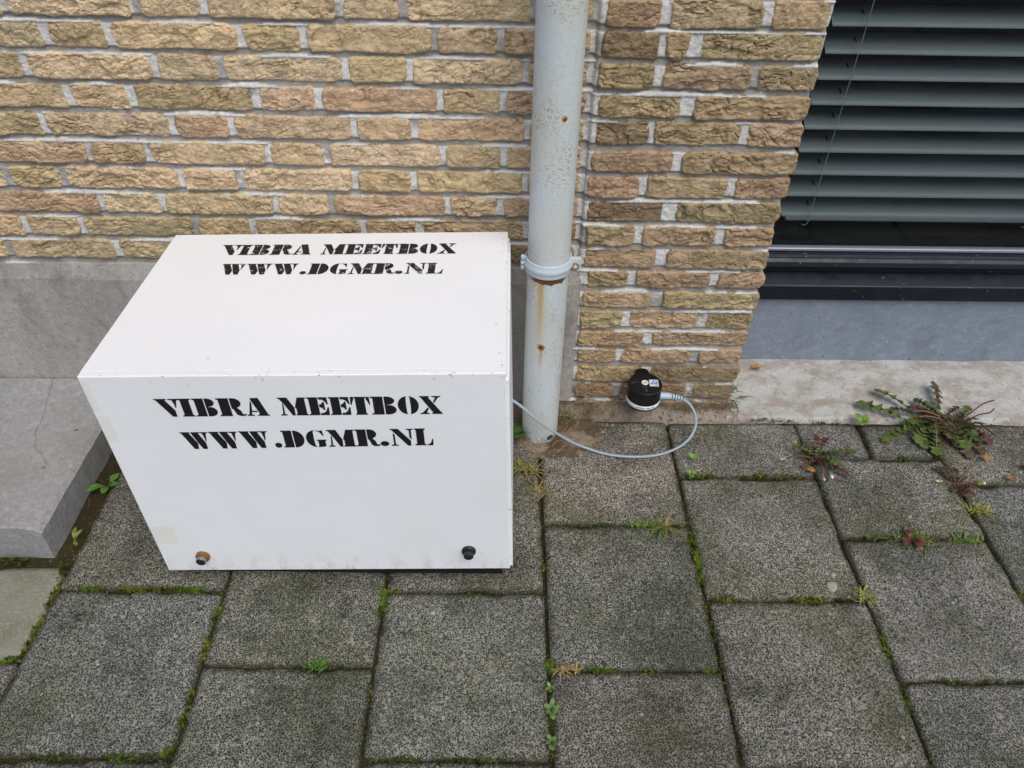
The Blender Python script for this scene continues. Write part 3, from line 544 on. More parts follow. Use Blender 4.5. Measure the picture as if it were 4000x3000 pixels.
MB().box(.50, .60, 1.545, 1.64, .323, 2.2).build('side_stile', FR.m, win, .001)
MB().box(.60, 2.4, 1.572, 1.576, .3240, 2.2).build('glass_pane', GL.m, win)
struct(MB().box(.45, 2.6, 2.6, 2.65, -.05, 2.7).box(.45, 2.6, 1.64, 2.6, -.05, .2).box(.40, .45, 1.64, 2.65, -.05, 2.7).box(2.6, 2.65, 1.5, 2.65, -.05, 2.7).box(.45, 2.6, 1.5, 2.65, 2.2, 2.25).build('room', M_dark))
MB().box(.60, 2.4, 1.590, 1.80, .3180, .324).build('inner_sill', M_dark, win)

blind = empty('venetian_blind'); tag(blind, 'grey venetian blind with tilted slats behind the window glass', 'blind')
def slat_pts(x0, x1, z):
    V, F = [], []; n = 7
    for x in (x0, x1):
        for side in (0, 1):
            for j in range(n):
                t_ = j/(n-1); bow = .0065*math.sin(math.pi*t_); dy, dz = .074, .025; L_ = math.hypot(dy, dz)
                V.append((x, 1.640+dy*t_-bow*dz/L_+side*.0006*dz/L_, z+dz*t_+bow*dy/L_-side*.0006*dy/L_))
    m = 2*n
    for s_ in (0, 1):
        for j in range(n-1): a = s_*n+j; F.append((a, a+1, m+a+1, m+a))
    F += [(0, n, m+n, m), (n-1, m+n-1, m+2*n-1, 2*n-1)]
    return V, F
sm = MB(); sm.add(*slat_pts(0, 1.6, 0)); sme = sm.mesh('slat'); sme.materials.append(M_slat)
cut = MB(); cut.add([(.056, 1.664, .0168), (.0595, 1.664, .0168), (.0595, 1.679, .0215), (.056, 1.679, .0215)], [(0, 1, 2, 3)]); cme = cut.mesh('slot'); cme.materials.append(M_dark)
for i in range(14):
    o = link('slat', sme, None, blind, True); o.location = (.661+rnd.uniform(-.0015, .0015), 0, 0.3660+.0535*i+rnd.uniform(-.0012, .0012)); o.rotation_euler = (0, rnd.uniform(-.0015, .0015), 0)
    for cx_ in (.008, .536):
        s = link('slot', cme, None, o); s.location = (cx_, -.0022, .0012)
MB().box(.67, 2.26, 1.634, 1.668, .3580, .3665).build('bottom_rail', M_slat, blind, .002)
for cx_ in (.7265, 1.2545):
    MB().tube([(cx_, 1.636, .36), (cx_, 1.6365, .55), (cx_+.0005, 1.636, 1.2)], .0008, 6).build('cord', M_cord, blind)
    pts = [(cx_, 1.637, .372), (cx_, 1.634, .360), (cx_-.004, 1.630, .352), (cx_-.010, 1.629, .349), (cx_-.015, 1.630, .352)]
    MB().tube(pts, .0008, 6).build('cord_end', M_cord, blind)

# ------------------------------------------------------------------ downpipe
dp = empty('downpipe', (.0865, 1.2685, 0)); tag(dp, 'pale blue grey downpipe speckled with rust on the wall beside the box', 'downpipe')
PR = .0405
pm = MB().lathe([(PR, -.02), (PR, .2), (PR, .455), (PR+.0006, .47), (PR, .485), (PR, .7), (PR, 1.0), (PR, 2.7)], 48)
bm_o = pm.build('pipe', PI.m, dp, smooth=True)
cl = MB().lathe([(PR+.0012, .4520), (PR+.0040, .4515), (PR+.0046, .4540), (PR+.0040, .4570), (PR+.0052, .4610), (PR+.0072, .4650), (PR+.0064, .4700), (PR+.0040, .4740), (PR+.0042, .4795), (PR+.0035, .4808), (PR+.0012, .4808)], 48)
clamp = cl.build('clamp', CP.m, dp, smooth=True)
MB().box(.0375, .0620, -.0105, -.0070, .4510-.0, .4795).build('flange', CP.m, clamp, .0012)
MB().box(.0375, .0620, -.0062, -.0032, .4520, .4805).build('flange', CP.m, clamp, .0012)
scw = MB().lathe([(.0001, -.0195), (.0035, -.0193), (.0062, -.0170), (.0066, -.0130), (.0066, -.0105)], 20, (.0505, 0, .4615), 'y'); scw.build('screw', BR.m, clamp, smooth=True)
MB().lathe([(.0070, -.0108), (.0085, -.0112), (.0088, -.0104)], 20, (.0505, 0, .4615), 'y').build('rust_ring', RU.m, clamp, smooth=True)
hg = MB()
for z0, z1, r in ((.4515, .4605, .0044), (.4615, .4710, .0047), (.4720, .4830, .0044)): hg.lathe([(.0001, z0), (r, z0+.0006), (r, z1-.0008), (r*.7, z1), (.0001, z1+.0004)], 14, (-.0490, -.004, 0))
hg.build('hinge', CP.m, clamp, smooth=True)
MB().box(-.0475, -.043, -.006, -.002, .4520, .4800).build('flange', CP.m, clamp, .0008)
MB().tube([(0, .036, .466), (0, .110, .466)], .005, 12).build('wall_bolt', CP.m, clamp)

# ------------------------------------------------------------------ white measuring box
ux = Vector((1, -.0058, .0272)).normalized(); uy = Vector((.0058, 1, -.0296)); uy = (uy-ux*uy.dot(ux)).normalized(); uz = ux.cross(uy)
box = empty('measuring_box'); m4 = Matrix.Identity(4)
for i in range(3): m4[i][0], m4[i][1], m4[i][2], m4[i][3] = ux[i], uy[i], uz[i], (-.6259, .8638, 0)[i]
box.matrix_world = m4; tag(box, 'white wooden box stencilled in black on its top and front', 'box')
BWd, BD, BZ, BT = .6489, .4392, .030, .5000
fp = MB().box(0, BWd-.004, 0, .012, BZ, BT).build('front_panel', WP.m, box, .0016)
lid = MB().box(0, BWd-.004, .0121, BD, BT-.012, BT-.0001).build('top_panel', WP.m, box, .0006)
MB().box(.02, BWd-.02, .022, BD-.02, -.022, BZ+.0035).build('shade_block_base', M_shade_block, box)  # dark inset base added to block light and deepen the contact shadow
MB().box(.001, .013, .0125, BD-.013, BZ+.001, BT-.0125).build('side_panel', WP.m, box, .001)
MB().box(BWd-.013, BWd+.001, .0045, BD-.013, BZ+.003, BT-.016).build('side_panel', WP.m, box, .001)
MB().box(.001, BWd-.001, BD-.0125, BD-.001, BZ+.001, BT-.0125).build('back_panel', WP.m, box, .001)
MB().box(.0135, BWd-.0135, .0125, BD-.0135, BZ+.0045, BZ+.014).build('floor_panel', WP.m, box)
M_nail = plain('nail', (.2, .2, .2), .5)
for (a, b) in ((.637, .41), (.636, .39), (.633, .36), (.634, .05), (.639, .02), (.628, .13)): MB().disc(.0012, (a, b, BT+.0003), 8).build('nail_head', M_nail, lid)

# stencil alphabet: unit height, unit width, separate pieces with bridges between them
def arc(cx, cy, rx, ry, a0, a1, n=12): return [(cx+rx*math.cos(math.radians(a0+(a1-a0)*k/n)), cy+ry*math.sin(math.radians(a0+(a1-a0)*k/n))) for k in range(n+1)]
def stem(x0, x1, s0=.07, s1=.07): return [(x0, 0), (x1, 0), (x1, .05), (x1-s1, .10), (x1-s1, .90), (x1, .95), (x1, 1), (x0, 1), (x0, .95), (x0+s0, .90), (x0+s0, .10), (x0, .05)]
GLY = {
'V': [[(0,1),(.50,1),(.50,.955),(.44,.92),(.72,.36),(.72,0),(.54,0),(.08,.92),(0,.955)], [(.56,1),(1,1),(1,.955),(.90,.91),(.80,.50),(.765,.50),(.765,.66),(.72,.91),(.56,.955)]],
'I': [stem(0, 1, .16, .16)],
'B': [stem(0, .50, .10, 0), [(.55,0)]+arc(.66,.27,.34,.27,-90,75,10)+[(.66,.52),(.62,.535)]+arc(.64,.77,.31,.23,-60,90,10)+[(.55,1)]],
'R': [stem(0, .46, .08, 0), [(.50,1)]+arc(.60,.73,.28,.27,90,-70,10)+[(.72,.44),(.82,.30),(.85,.14),(.90,.09),(.97,.13),(1,.10),(.95,.02),(.86,0),(.74,.01),(.64,.08),(.60,.22),(.56,.38),(.50,.42)]],
'A': [[(.32,1),(.66,1),(.93,.09),(1,.05),(1,0),(.46,0),(.46,.05),(.56,.09),(.545,.20),(.30,.92)], [(0,0),(.32,0),(.32,.05),(.20,.09),(.24,.22),(.50,.22),(.48,.29),(.255,.29),(.32,.70),(.28,.86),(.09,.09),(0,.05)]],
'M': [[(0,1),(.34,1),(.535,.44),(.52,0),(.42,0),(.20,.62),(.06,.92),(0,.955)], [(0,0),(.24,0),(.24,.05),(.155,.09),(.175,.60),(.14,.70),(.085,.09),(0,.05)], [(.555,.44),(.70,1),(1,1),(1,.955),(.95,.92),(.95,.09),(1,.05),(1,0),(.55,0),(.55,.05),(.60,.09),(.60,.40)]],
'E': [stem(0, .52, .09, 0), [(.555,1),(.97,1),(.99,.60),(.93,.60),(.86,.76),(.74,.86),(.555,.88)], [(.555,.60),(.66,.62),(.74,.74),(.81,.74),(.81,.30),(.74,.30),(.67,.42),(.555,.44)], [(.555,0),(.98,0),(1,.44),(.94,.44),(.85,.24),(.72,.13),(.555,.12)]],
'T': [stem(.20, .80, .06, .06), [(.185,1),(.02,1),(0,.56),(.06,.56),(.12,.74),(.185,.84)][::-1], [(.815,1),(.98,1),(1,.56),(.94,.56),(.88,.74),(.815,.84)]],
'O': [arc(.47,.5,.47,.5,90,270,18)+[(.43,.02),(.41,.10),(.395,.5),(.41,.90),(.43,.98)], arc(.53,.5,.47,.5,-90,90,18)+[(.58,.98),(.60,.90),(.615,.5),(.60,.10),(.58,.02)]],
'X': [[(.02,1),(.46,1),(.46,.955),(.41,.92),(.96,.09),(1,.05),(1,0),(.53,0),(.53,.05),(.58,.09),(.08,.92),(.02,.955)], [(.56,1),(.96,1),(.96,.955),(.85,.91),(.655,.62),(.62,.68),(.72,.91),(.56,.955)], [(0,0),(.42,0),(.42,.05),(.30,.09),(.40,.32),(.36,.38),(.12,.09),(0,.05)]],
'W': [[(0,1),(.36,1),(.36,.955),(.33,.92),(.53,.36),(.50,0),(.34,0),(.05,.92),(0,.955)], [(.39,1),(.69,1),(.69,.955),(.66,.92),(.83,.38),(.83,0),(.66,0),(.56,.32),(.42,.84),(.39,.955)], [(.70,1),(1,1),(1,.955),(.93,.91),(.875,.46),(.845,.46),(.84,.62),(.80,.91),(.70,.955)]],
'D': [stem(0, .48, .08, 0), [(.53,0)]+arc(.56,.5,.44,.5,-90,90,16)+[(.53,1)]],
'G': [arc(.48,.5,.48,.5,90,270,18)+[(.44,.03),(.40,.10),(.385,.5),(.40,.90),(.44,.97)], [(.52,1),(.66,.965),(.78,.97),(.86,1),(.90,.66),(.85,.66),(.74,.86),(.62,.94),(.52,.955)], [(.50,.44),(1,.44),(1,.395),(.93,.36),(.93,.05),(.76,.01),(.54,0),(.54,.05),(.58,.10),(.58,.36),(.50,.395)]],
'N': [[(0,1),(.36,1),(.86,.30),(.86,0),(.72,0),(.08,.92),(0,.955)], [(0,0),(.30,0),(.30,.05),(.195,.09),(.195,.64),(.11,.76),(.11,.09),(0,.05)], [(.70,1),(1,1),(1,.955),(.91,.91),(.91,.36),(.82,.48),(.82,.91),(.70,.955)]],
'L': [stem(0, .60, .10, .08), [(.64,0),(.97,0),(1,.40),(.955,.40),(.86,.16),(.74,.07),(.64,.06)]],
'.': [arc(.5,.14,.5,.15,0,342,19)],
}
def lettering(name, items, base, hgt, slope, parent, mat, plane):
    mb_ = MB()
    for ch, x0, x1 in items:
        for poly in GLY[ch]:
            pts_ = [(x0+(x1-x0)*px_, base+slope*(x0-.1)+hgt*py_) for px_, py_ in poly]
            V = [(a, -.0006, b) for a, b in pts_] if plane == 'f' else [(a, b, BT+.0006) for a, b in pts_]
            n = len(mb_.v); mb_.v += V; mb_.f.append(tuple(range(n, n+len(V))))
    me_ = pymesh(name, mb_.v, mb_.f); bm_ = bmesh.new(); bm_.from_mesh(me_); bmesh.ops.triangulate(bm_, faces=bm_.faces)
    for f_ in bm_.faces:
        f_.normal_update(); want = Vector((0, -1, 0)) if plane == 'f' else Vector((0, 0, 1))
        if f_.normal.dot(want) < 0: f_.normal_flip()
    bm_.to_mesh(me_); bm_.free(); return link(name, me_, mat, parent)
W1 = [('V',.1016,.1405),('I',.1385,.1585),('B',.1600,.1950),('R',.1972,.2395),('A',.2400,.2750),('M',.2925,.3362),('E',.3372,.3695),('E',.3708,.4030),('T',.4040,.4345),('B',.4350,.4742),('O',.4768,.5092),('X',.5105,.5450)]
W2 = [('W',.1223,.1665),('W',.1680,.2140),('W',.2165,.2620),('.',.2695,.2810),('D',.2836,.3190),('G',.3222,.3545),('M',.3565,.4008),('R',.4015,.4405),('.',.4405,.4545),('N',.4580,.4950),('L',.4965,.5262)]
sh = lambda W, d: [(c_, a+d, b+d) for c_, a, b in W]
lettering('lettering', W1, BZ+.3890, .0367, .004, fp, BK.m, 'f'); lettering('lettering', W2, BZ+.3184, .0370, .012, fp, BK.m, 'f')
lettering('lettering', sh(W1, .004), .3587, .0376, -.005, lid, BW.m, 't'); lettering('lettering', sh(W2, .003), .2893, .0370, -.008, lid, BW.m, 't')
# the two plugs near the lower corners of the front
for (px_, pz_, rusty) in ((.077, .0440, True), (.5697, .0550, False)):
    zc = BZ+pz_
    pl = MB().lathe([(.0086, -.0155), (.0090, -.0147), (.0090, -.0060), (.0086, -.0055)], 24, (px_, 0, zc), 'y').build('plug', M_steel if rusty else M_plugb, fp, smooth=True)
    MB().lathe([(.0001, -.0162), (.0080, -.0160), (.0087, -.0152)], 24, (px_, 0, zc), 'y').build('plug_cap', M_plugb, pl, smooth=True)
    MB().lathe([(.0090, -.0058), (.0124, -.0052), (.0130, -.003), (.0128, .0005)], 28, (px_, 0, zc), 'y').build('washer', RU.m if rusty else M_plugb, pl, smooth=True)

# ------------------------------------------------------------------ vibration sensor and its cable
sx, sy, sz0, sz1, R0 = .3235, 1.3085, .0700, .1230, .0382
vs_ = empty('vibration_sensor', (sx, sy, sz0)); tag(vs_, 'small round black vibration sensor fixed low on the brick pier', 'sensor')
h = sz1-sz0
prof = [(.0001, 0), (R0-.002, .0), (R0, .0015), (R0, h-.0215), (R0-.0007, h-.0205), (R0-.0007, h-.0195), (R0, h-.0185), (R0, h-.0155), (R0-.0007, h-.0145), (R0-.0007, h-.0135), (R0, h-.0125), (R0, h-.0095), (R0-.0007, h-.0085), (R0-.0007, h-.0075), (R0, h-.0065), (R0, h-.0015), (R0-.0012, h), (.0001, h)]
body = MB().lathe(prof, 64).build('body', M_black, vs_, smooth=False); body.data.polygons.foreach_set('use_smooth', [True]*len(body.data.polygons))
try: body.data.set_sharp_from_angle(angle=math.radians(35))
except Exception: pass
br = MB(); pts = [(-.030, .022)]+[(-.016+.0, .036)]+[( -.002+.0155*math.cos(math.radians(a)), .042+.0125*math.sin(math.radians(a))) for a in range(170, 9, -20)]+[(.014, .036), (.030, .022)]
n = len(pts); br.add([(a, b, .002) for a, b in pts]+[(a, b, h-.0004) for a, b in pts], [tuple(range(n))[::-1], tuple(range(n, 2*n))]+[(i, (i+1) % n, n+(i+1) % n, n+i) for i in range(n)]); br.build('bracket', M_black, vs_, .0008)
MB().lathe([(R0+.0003, .0058), (R0+.0004, .0060), (R0+.0004, .0165), (R0+.0003, .0167)], 60, a0=math.radians(168), a1=math.radians(372)).build('label_strip', M_label, vs_, smooth=True)
def text_mesh(s, size):
    cu = bpy.data.curves.new('t', 'FONT'); cu.body = s; cu.size = size; cu.align_x = 'CENTER'; cu.align_y = 'CENTER'; cu.resolution_u = 3
    ob_ = bpy.data.objects.new('t', cu); C.objects.link(ob_); dg = bpy.context.evaluated_depsgraph_get(); dg.update()
    me_ = bpy.data.meshes.new_from_object(ob_.evaluated_get(dg)); bpy.data.objects.remove(ob_); bpy.data.curves.remove(cu); return me_
tm = text_mesh('AH0184  ViBe1250', .0056); R1 = R0+.0008
for v_ in tm.vertices:
    a = math.radians(271)+v_.co.x*1.0/R1; v_.co = Vector((R1*math.cos(a), R1*math.sin(a), 0.0112+v_.co.y*1.0))
tm.materials.clear(); link('label_text', tm, M_ink, vs_)
tp = h+.0004
st_ = [(.3333, 1.3212), (.3533, 1.3207), (.3525, 1.2978), (.3322, 1.2984)]; L = lambda p, z: (p[0]-sx, p[1]-sy, z)
sk = MB(); sk.add([L(p, tp) for p in st_], [(3, 2, 1, 0)]); stk = sk.build('sticker', M_stick, vs_)
def SQ(u, v_): a = Vector(st_[3]).lerp(Vector(st_[2]), u); b = Vector(st_[0]).lerp(Vector(st_[1]), u); q_ = a.lerp(b, v_); return (q_.x-sx, q_.y-sy, tp+.0003)
lg = MB(); lg.add([SQ(*p) for p in [(.10,.38),(.20,.38),(.56,.82),(.52,.92),(.46,.88)]], [(0,1,2,3,4)]); lg.add([SQ(*p) for p in [(.10,.36),(.92,.36),(.92,.46),(.26,.46)]], [(0,1,2,3)]); lg.add([SQ(*p) for p in [(.92,.48),(.84,.84),(.74,.86),(.82,.48)]], [(0,1,2,3)]); lg.build('logo_mark', M_blue, stk)
lg = MB(); lg.add([SQ(*p) for p in [(.56,.88),(.82,.48),(.62,.48),(.50,.70)]], [(0,1,2,3)]); lg.add([SQ(*p) for p in [(.10,.18),(.50,.18),(.50,.26),(.10,.26)]], [(0,1,2,3)]); lg.build('logo_mark', M_cyan, stk)
lg = MB()
for u in (.62, .72, .82): lg.add([SQ(*p) for p in [(u,.10),(u+.07,.10),(u+.07,.24),(u,.24)]], [(0,1,2,3)])
lg.build('logo_mark', M_ink, stk)
bb = MB().lathe([(.0078, h), (.0078, h+.0016), (.0070, h+.0020), (.0056, h+.0018), (.0052, h+.0008)], 28, (-.0008, .002, 0)).build('level_ring', M_bub, vs_, smooth=True)
MB().disc(.0053, (-.0008, .002, h+.0009), 24).build('level_glass', plain('level_fluid', (.62, .63, .55), .2, .5), bb)
MB().lathe([(.0020, h+.0011), (.0026, h+.0013), (.0020, h+.0014)], 16, (-.0008, .002, 0)).build('level_mark', M_grey, bb)
ar = MB()
def line(a, b, w=.0005): 
    a, b = Vector(a), Vector(b); n_ = Vector((-(b-a).y, (b-a).x)).normalized()*w; ar.add([(a.x-n_.x, a.y-n_.y, tp), (b.x-n_.x, b.y-n_.y, tp), (b.x+n_.x, b.y+n_.y, tp), (a.x+n_.x, a.y+n_.y, tp)], [(0,1,2,3)])
line((-.010, .003), (-.030, .003)); line((-.031, .003), (-.027, .0055)); line((-.031, .003), (-.027, .0005)); line((-.0008, -.008), (-.0008, -.027)); line((-.0008, -.028), (-.0035, -.023)); line((-.0008, -.028), (.0019, -.023)); line((-.021, .007), (-.018, .011)); line((-.0085, -.016), (-.0055, -.011))
ar.build('arrow_marks', M_grey, vs_)
MB().tube([(-.034, .012, .030), (-.042, .016, .030)], .0024, 10).build('mount_screw', M_steel, vs_)

cable = empty('sensor_cable', (.2855, 1.1932, 0)); tag(cable, 'grey cable looping over the paving from the box to the sensor', 'cable')
CB = [(-.02,1.245,.153),(.006,1.2285,.152),(.0232,1.2195,.148),(.0433,1.2120,.136),(.0618,1.2072,.119),(.0801,1.2050,.101),(.0994,1.2050,.082),(.1208,1.2080,.062),(.1425,1.2100,.043),(.1668,1.2125,.024),(.1948,1.2108,.0115),(.2241,1.2031,.0060),(.2547,1.196,.0050),(.2855,1.1932,.0047),(.3173,1.1935,.0047),(.3492,1.1986,.0047),(.3779,1.2088,.0052),(.405,1.2232,.0075),(.4259,1.2386,.014),(.4397,1.2549,.026),(.445,1.2683,.040),(.4426,1.2808,.054),(.4351,1.2928,.066),(.4246,1.3013,.074),(.4120,1.3070,.0785)]
def smooth_path(p, k_=5):
    p = [Vector(q_) for q_ in p]; o_ = []
    for i in range(len(p)-1):
        a, b, c_, d = p[max(i-1, 0)], p[i], p[i+1], p[min(i+2, len(p)-1)]
        for j in range(k_):
            t_ = j/k_; o_.append(.5*((2*b)+(c_-a)*t_+(2*a-5*b+4*c_-d)*t_*t_+(3*b-a-3*c_+d)*t_**3))
    return o_+[p[-1]]
off = Vector((.2855, 1.1932, 0))
MB().tube([p-off for p in smooth_path(CB)], .0031, 10).build('cord', M_cable, cable, smooth=True)
P0 = Vector((sx+R0-.003, 1.3085, .0870))-off; P1 = Vector((.3840, 1.3085, .0850))-off; P2 = Vector((.4150, 1.3068, .0790))-off
MB().tube([P0, P0.lerp(P1, .9), P1], [.0078, .0078, .0070], 14).build('plug', M_plug, cable, smooth=False)
rl = MB(); 
for k_ in range(5):
    a = P1.lerp(P2, k_/5.0); b = P1.lerp(P2, (k_+.62)/5.0); r = .0072-.0004*k_; rl.tube([a, a.lerp(b, .12), a.lerp(b, .88), b], [r-.0006, r, r, r-.0006], 14)
rl.build('strain_relief', M_plug, cable, smooth=False)
MB().tube([P1, P2], [.0058, .0045], 12).build('strain_core', plain('plug_shadow_grey', (.06, .085, .12), .5), cable)

# ------------------------------------------------------------------ weeds
def leaf_mesh(L_, W_, lobes=5, arch=.25, droop=.2, twist=0.0, seed=0, smooth_edge=False):
    r_ = random.Random(seed); V, F = [], []; mid = []; le = []; re = []
    if smooth_edge:
        n = 9
        ts = [i/(n-1) for i in range(n)]; ws = [(.10 if t_ < .3 else .10+.90*max(0, math.sin(math.pi*(t_-.28)/.74))**.75) for t_ in ts]; pts_l = [(t_, w) for t_, w in zip(ts, ws)]; pts_r = pts_l
    else:
        pts_l = [(0, .08), (.12, .09)]; pts_r = [(0, .08), (.12, .09)]
        for i in range(lobes):
            t_ = .18+.70*i/lobes; env = (.45+.75*i/lobes) if i < lobes-1 else 1.0; jl, jr = r_.uniform(.8, 1.2), r_.uniform(.8, 1.2)
            pts_l += [(t_, .20*env), (t_-.01, env*jl), (t_+.55*.7/lobes, .45*env)]; pts_r += [(t_, .20*env), (t_-.01, env*jr), (t_+.55*.7/lobes, .45*env)]
        pts_l += [(.90, .62), (1.0, .0)]; pts_r += [(.90, .62), (1.0, .0)]
    def P(t_, w):
        z = arch*L_*math.sin(math.pi*min(t_, 1)*.9)-droop*L_*t_*t_*.6; return (t_*L_, w*W_/2, z+.12*abs(w)*W_*(1-t_)+.0008*math.sin(9*t_+w*3))
    n = len(pts_l)
    for i in range(n):
        tl, wl = pts_l[i]; tr_, wr = pts_r[i]; V += [P(tl, wl), P((tl+tr_)/2, 0), P(tr_, -wr)]
    for i in range(n-1): F += [(3*i, 3*i+1, 3*i+4, 3*i+3), (3*i+1, 3*i+2, 3*i+5, 3*i+4)]
    return pymesh('leaf', V, F)
GR, GD, RD, BRN, OR_, LG, PK = (.075, .110, .022), (.040, .060, .015), (.085, .030, .026), (.085, .055, .026), (.30, .14, .03), (.13, .20, .035), (.22, .10, .08)
def add_leaf(parent, base, tip, w, colr, zb=.006, zt=.012, arch=.15, seed=0, lobes=5, smooth_edge=False, roll=0.0):
    b = Vector((base[0], base[1], zb)); e = Vector((tip[0], tip[1], zt)); d = e-b; L_ = d.length
    o = link('leaf', leaf_mesh(L_, w, lobes, arch, 0.0, 0, seed, smooth_edge), M_leaf, parent, True, jit(colr))
    xa = d.normalized(); ya = Vector((0, 0, 1)).cross(xa).normalized(); za = xa.cross(ya); m_ = Matrix((xa, ya, za)).transposed().to_4x4() @ Matrix.Rotation(roll, 4, 'X'); m_.translation = b-Vector(parent.location)
    o.matrix_local = m_; return o
def add_stem(parent, pts_, r, colr, name='stem'):
    o = MB().tube([Vector(p)-Vector(parent.location) for p in smooth_path(pts_, 4)], r, 6).build(name, M_stem, parent, smooth=True, color=colr); return o
def add_bud(parent, p, d, s, ca, cb):
    p = Vector(p)-Vector(parent.location); d = Vector(d).normalized()
    o = MB().tube([p, p+d*s*.25, p+d*s*.6, p+d*s*.85], [s*.16, s*.30, s*.30, s*.24], 10).build('bud', M_stem, parent, smooth=True, color=ca)
    MB().tube([p+d*s*.8, p+d*s*1.05, p+d*s*1.22], [s*.25, s*.24, s*.12], 10).build('bud_tip', M_stem, o, smooth=True, color=cb)
A = empty('dandelion', (1.05, 1.31, 0)); tag(A, 'largest dandelion, sprawling at the foot of the pale concrete strip', 'weed', 'dandelions in the paving joints')
for i, (b, t_, w, c_, zt, ar_, rl_) in enumerate([
    ((.990,1.335),(.907,1.408),.040,GR,.035,.18,.3),((.965,1.315),(.849,1.363),.036,GR,.030,.14,-.2),((1.045,1.335),(1.062,1.430),.044,(.085,.06,.028),.052,.12,.5),((1.050,1.335),(.995,1.378),.032,GD,.03,.18,0),((1.055,1.325),(1.012,1.356),.036,GR,.045,.2,.2),
    ((1.050,1.318),(.975,1.352),.028,RD,.03,.12,0),((.985,1.300),(.873,1.240),.034,GR,.010,.16,.1),((1.000,1.300),(.950,1.236),.042,GR,.014,.2,-.2),((1.065,1.311),(.995,1.266),.044,GR,.020,.2,.2),((1.068,1.305),(1.062,1.216),.046,GR,.016,.2,.3),
    ((1.062,1.307),(1.040,1.228),.040,GD,.012,.18,-.3),((1.015,1.275),(.984,1.200),.040,GR,.010,.15,.1),((1.076,1.302),(1.094,1.200),.030,BRN,.010,.15,0),((1.090,1.308),(1.130,1.236),.026,RD,.012,.15,.2),((1.082,1.315),(1.122,1.350),.034,GR,.035,.2,0),
    ((.985,1.262),(.962,1.222),.032,GR,.012,.2,0),((1.030,1.285),(1.066,1.190),.036,BRN,.008,.12,.1),((1.00,1.325),(.925,1.345),.030,GD,.025,.2,.2),((1.02,1.315),(.955,1.300),.034,GR,.024,.25,-.1),((1.03,1.315),(1.02,1.262),.036,GD,.014,.25,.2),((1.00,1.31),(.935,1.275),.030,GD,.012,.2,0),((1.08,1.31),(1.105,1.262),.03,GR,.016,.2,0),((1.06,1.32),(1.10,1.325),.03,BRN,.02,.2,0)]):
    add_leaf(A, b, t_, w*1.1, c_, .006, zt*.62, ar_*.55, 40+i, 4 if w > .035 else 5, False, rl_)
r_ = random.Random(77)
for i in range(70):
    bx_, by_ = r_.gauss(1.04, .035), r_.gauss(1.295, .016); a = r_.uniform(0, 6.28); L_ = r_.uniform(.025, .075)
    tx, ty = bx_+L_*math.cos(a), by_+L_*math.sin(a)*.8
    if ty > 1.36: continue
    add_leaf(A, (bx_, by_), (tx, ty), r_.uniform(.014, .030), r_.choice((GD, GD, BRN, BRN, RD, (.045, .075, .018), (.06, .04, .02))), .005, r_.uniform(.006, .018), .16, 300+i, 4, False, r_.uniform(-.5, .5))
for i, (p, c_) in enumerate([([(1.077,1.307,.01),(1.105,1.318,.030),(1.140,1.338,.042),(1.172,1.350,.044)], (.10,.022,.022)), ([(1.09,1.303,.01),(1.120,1.312,.03),(1.150,1.318,.032),(1.162,1.325,.040)], (.10,.022,.022)), ([(1.095,1.304,.01),(1.115,1.285,.028),(1.138,1.255,.020)], (.08,.018,.02)), ([(1.01,1.302,.012),(1.003,1.27,.03),(.992,1.225,.012)], PK), ([(1.05,1.318,.012),(1.01,1.328,.025),(.975,1.332,.022)], PK), ([(1.05,1.312,.012),(1.00,1.316,.022),(.96,1.305,.014)], PK)]): add_stem(A, p, [.0016]*(len(smooth_path(p, 4))), c_)
Bp = empty('dandelion', (.70, 1.187, 0)); tag(Bp, 'dandelion with a white topped bud in the joint left of the largest', 'weed', 'dandelions in the paving joints')
for i, (t_, w, c_, zt, ar_) in enumerate([((.653,1.215),.022,GR,.018,.2),((.803,1.204),.024,(.06,.085,.02),.012,.10),((.754,1.153),.024,GR,.014,.2),((.766,1.131),.018,RD,.006,.15),((.738,1.232),.024,RD,.030,.2),((.714,1.240),.022,RD,.032,.2),((.664,1.155),.020,BRN,.008,.2),((.735,1.148),.018,GD,.012,.2),((.69,1.222),.018,BRN,.03,.2),((.76,1.19),.020,GD,.016,.2),((.665,1.20),.016,BRN,.012,.2),((.72,1.215),.014,GR,.03,.2)]): add_leaf(Bp, (.70+.010*math.cos(i), 1.187+.008*math.sin(i)), t_, w, c_, .006, zt, ar_, 80+i)
for i in range(16):
    a = r_.uniform(0, 6.28); L_ = r_.uniform(.018, .045); add_leaf(Bp, (.70+r_.gauss(0, .006), 1.187+r_.gauss(0, .005)), (.70+L_*math.cos(a), 1.187+L_*.8*math.sin(a)), r_.uniform(.008, .016), r_.choice((GD, BRN, BRN, RD, (.05, .07, .02))), .005, r_.uniform(.006, .02), .2, 400+i, 4)
for p, c_ in [([(.70,1.187,.01),(.665,1.187,.018),(.635,1.184,.012)], (.12,.07,.04)), ([(.70,1.187,.012),(.702,1.16,.026),(.700,1.130,.016)], (.11,.025,.022)), ([(.702,1.186,.012),(.712,1.165,.024),(.716,1.140,.018)], (.10,.03,.02)), ([(.705,1.188,.012),(.75,1.196,.02),(.80,1.206,.014)], (.14,.06,.04))]: add_stem(Bp, p, [.0016]*(len(smooth_path(p, 4))), c_)
add_bud(Bp, (.716,1.141,.018), (.12,-.9,.05), .018, (.13,.16,.08), (.62,.60,.50)); add_bud(Bp, (.700,1.131,.016), (.1,-1,-.1), .012, (.20,.20,.09), (.48,.45,.30)); add_bud(Bp, (.636,1.184,.012), (-1,-.2,0), .011, (.30,.26,.15), (.52,.48,.34))
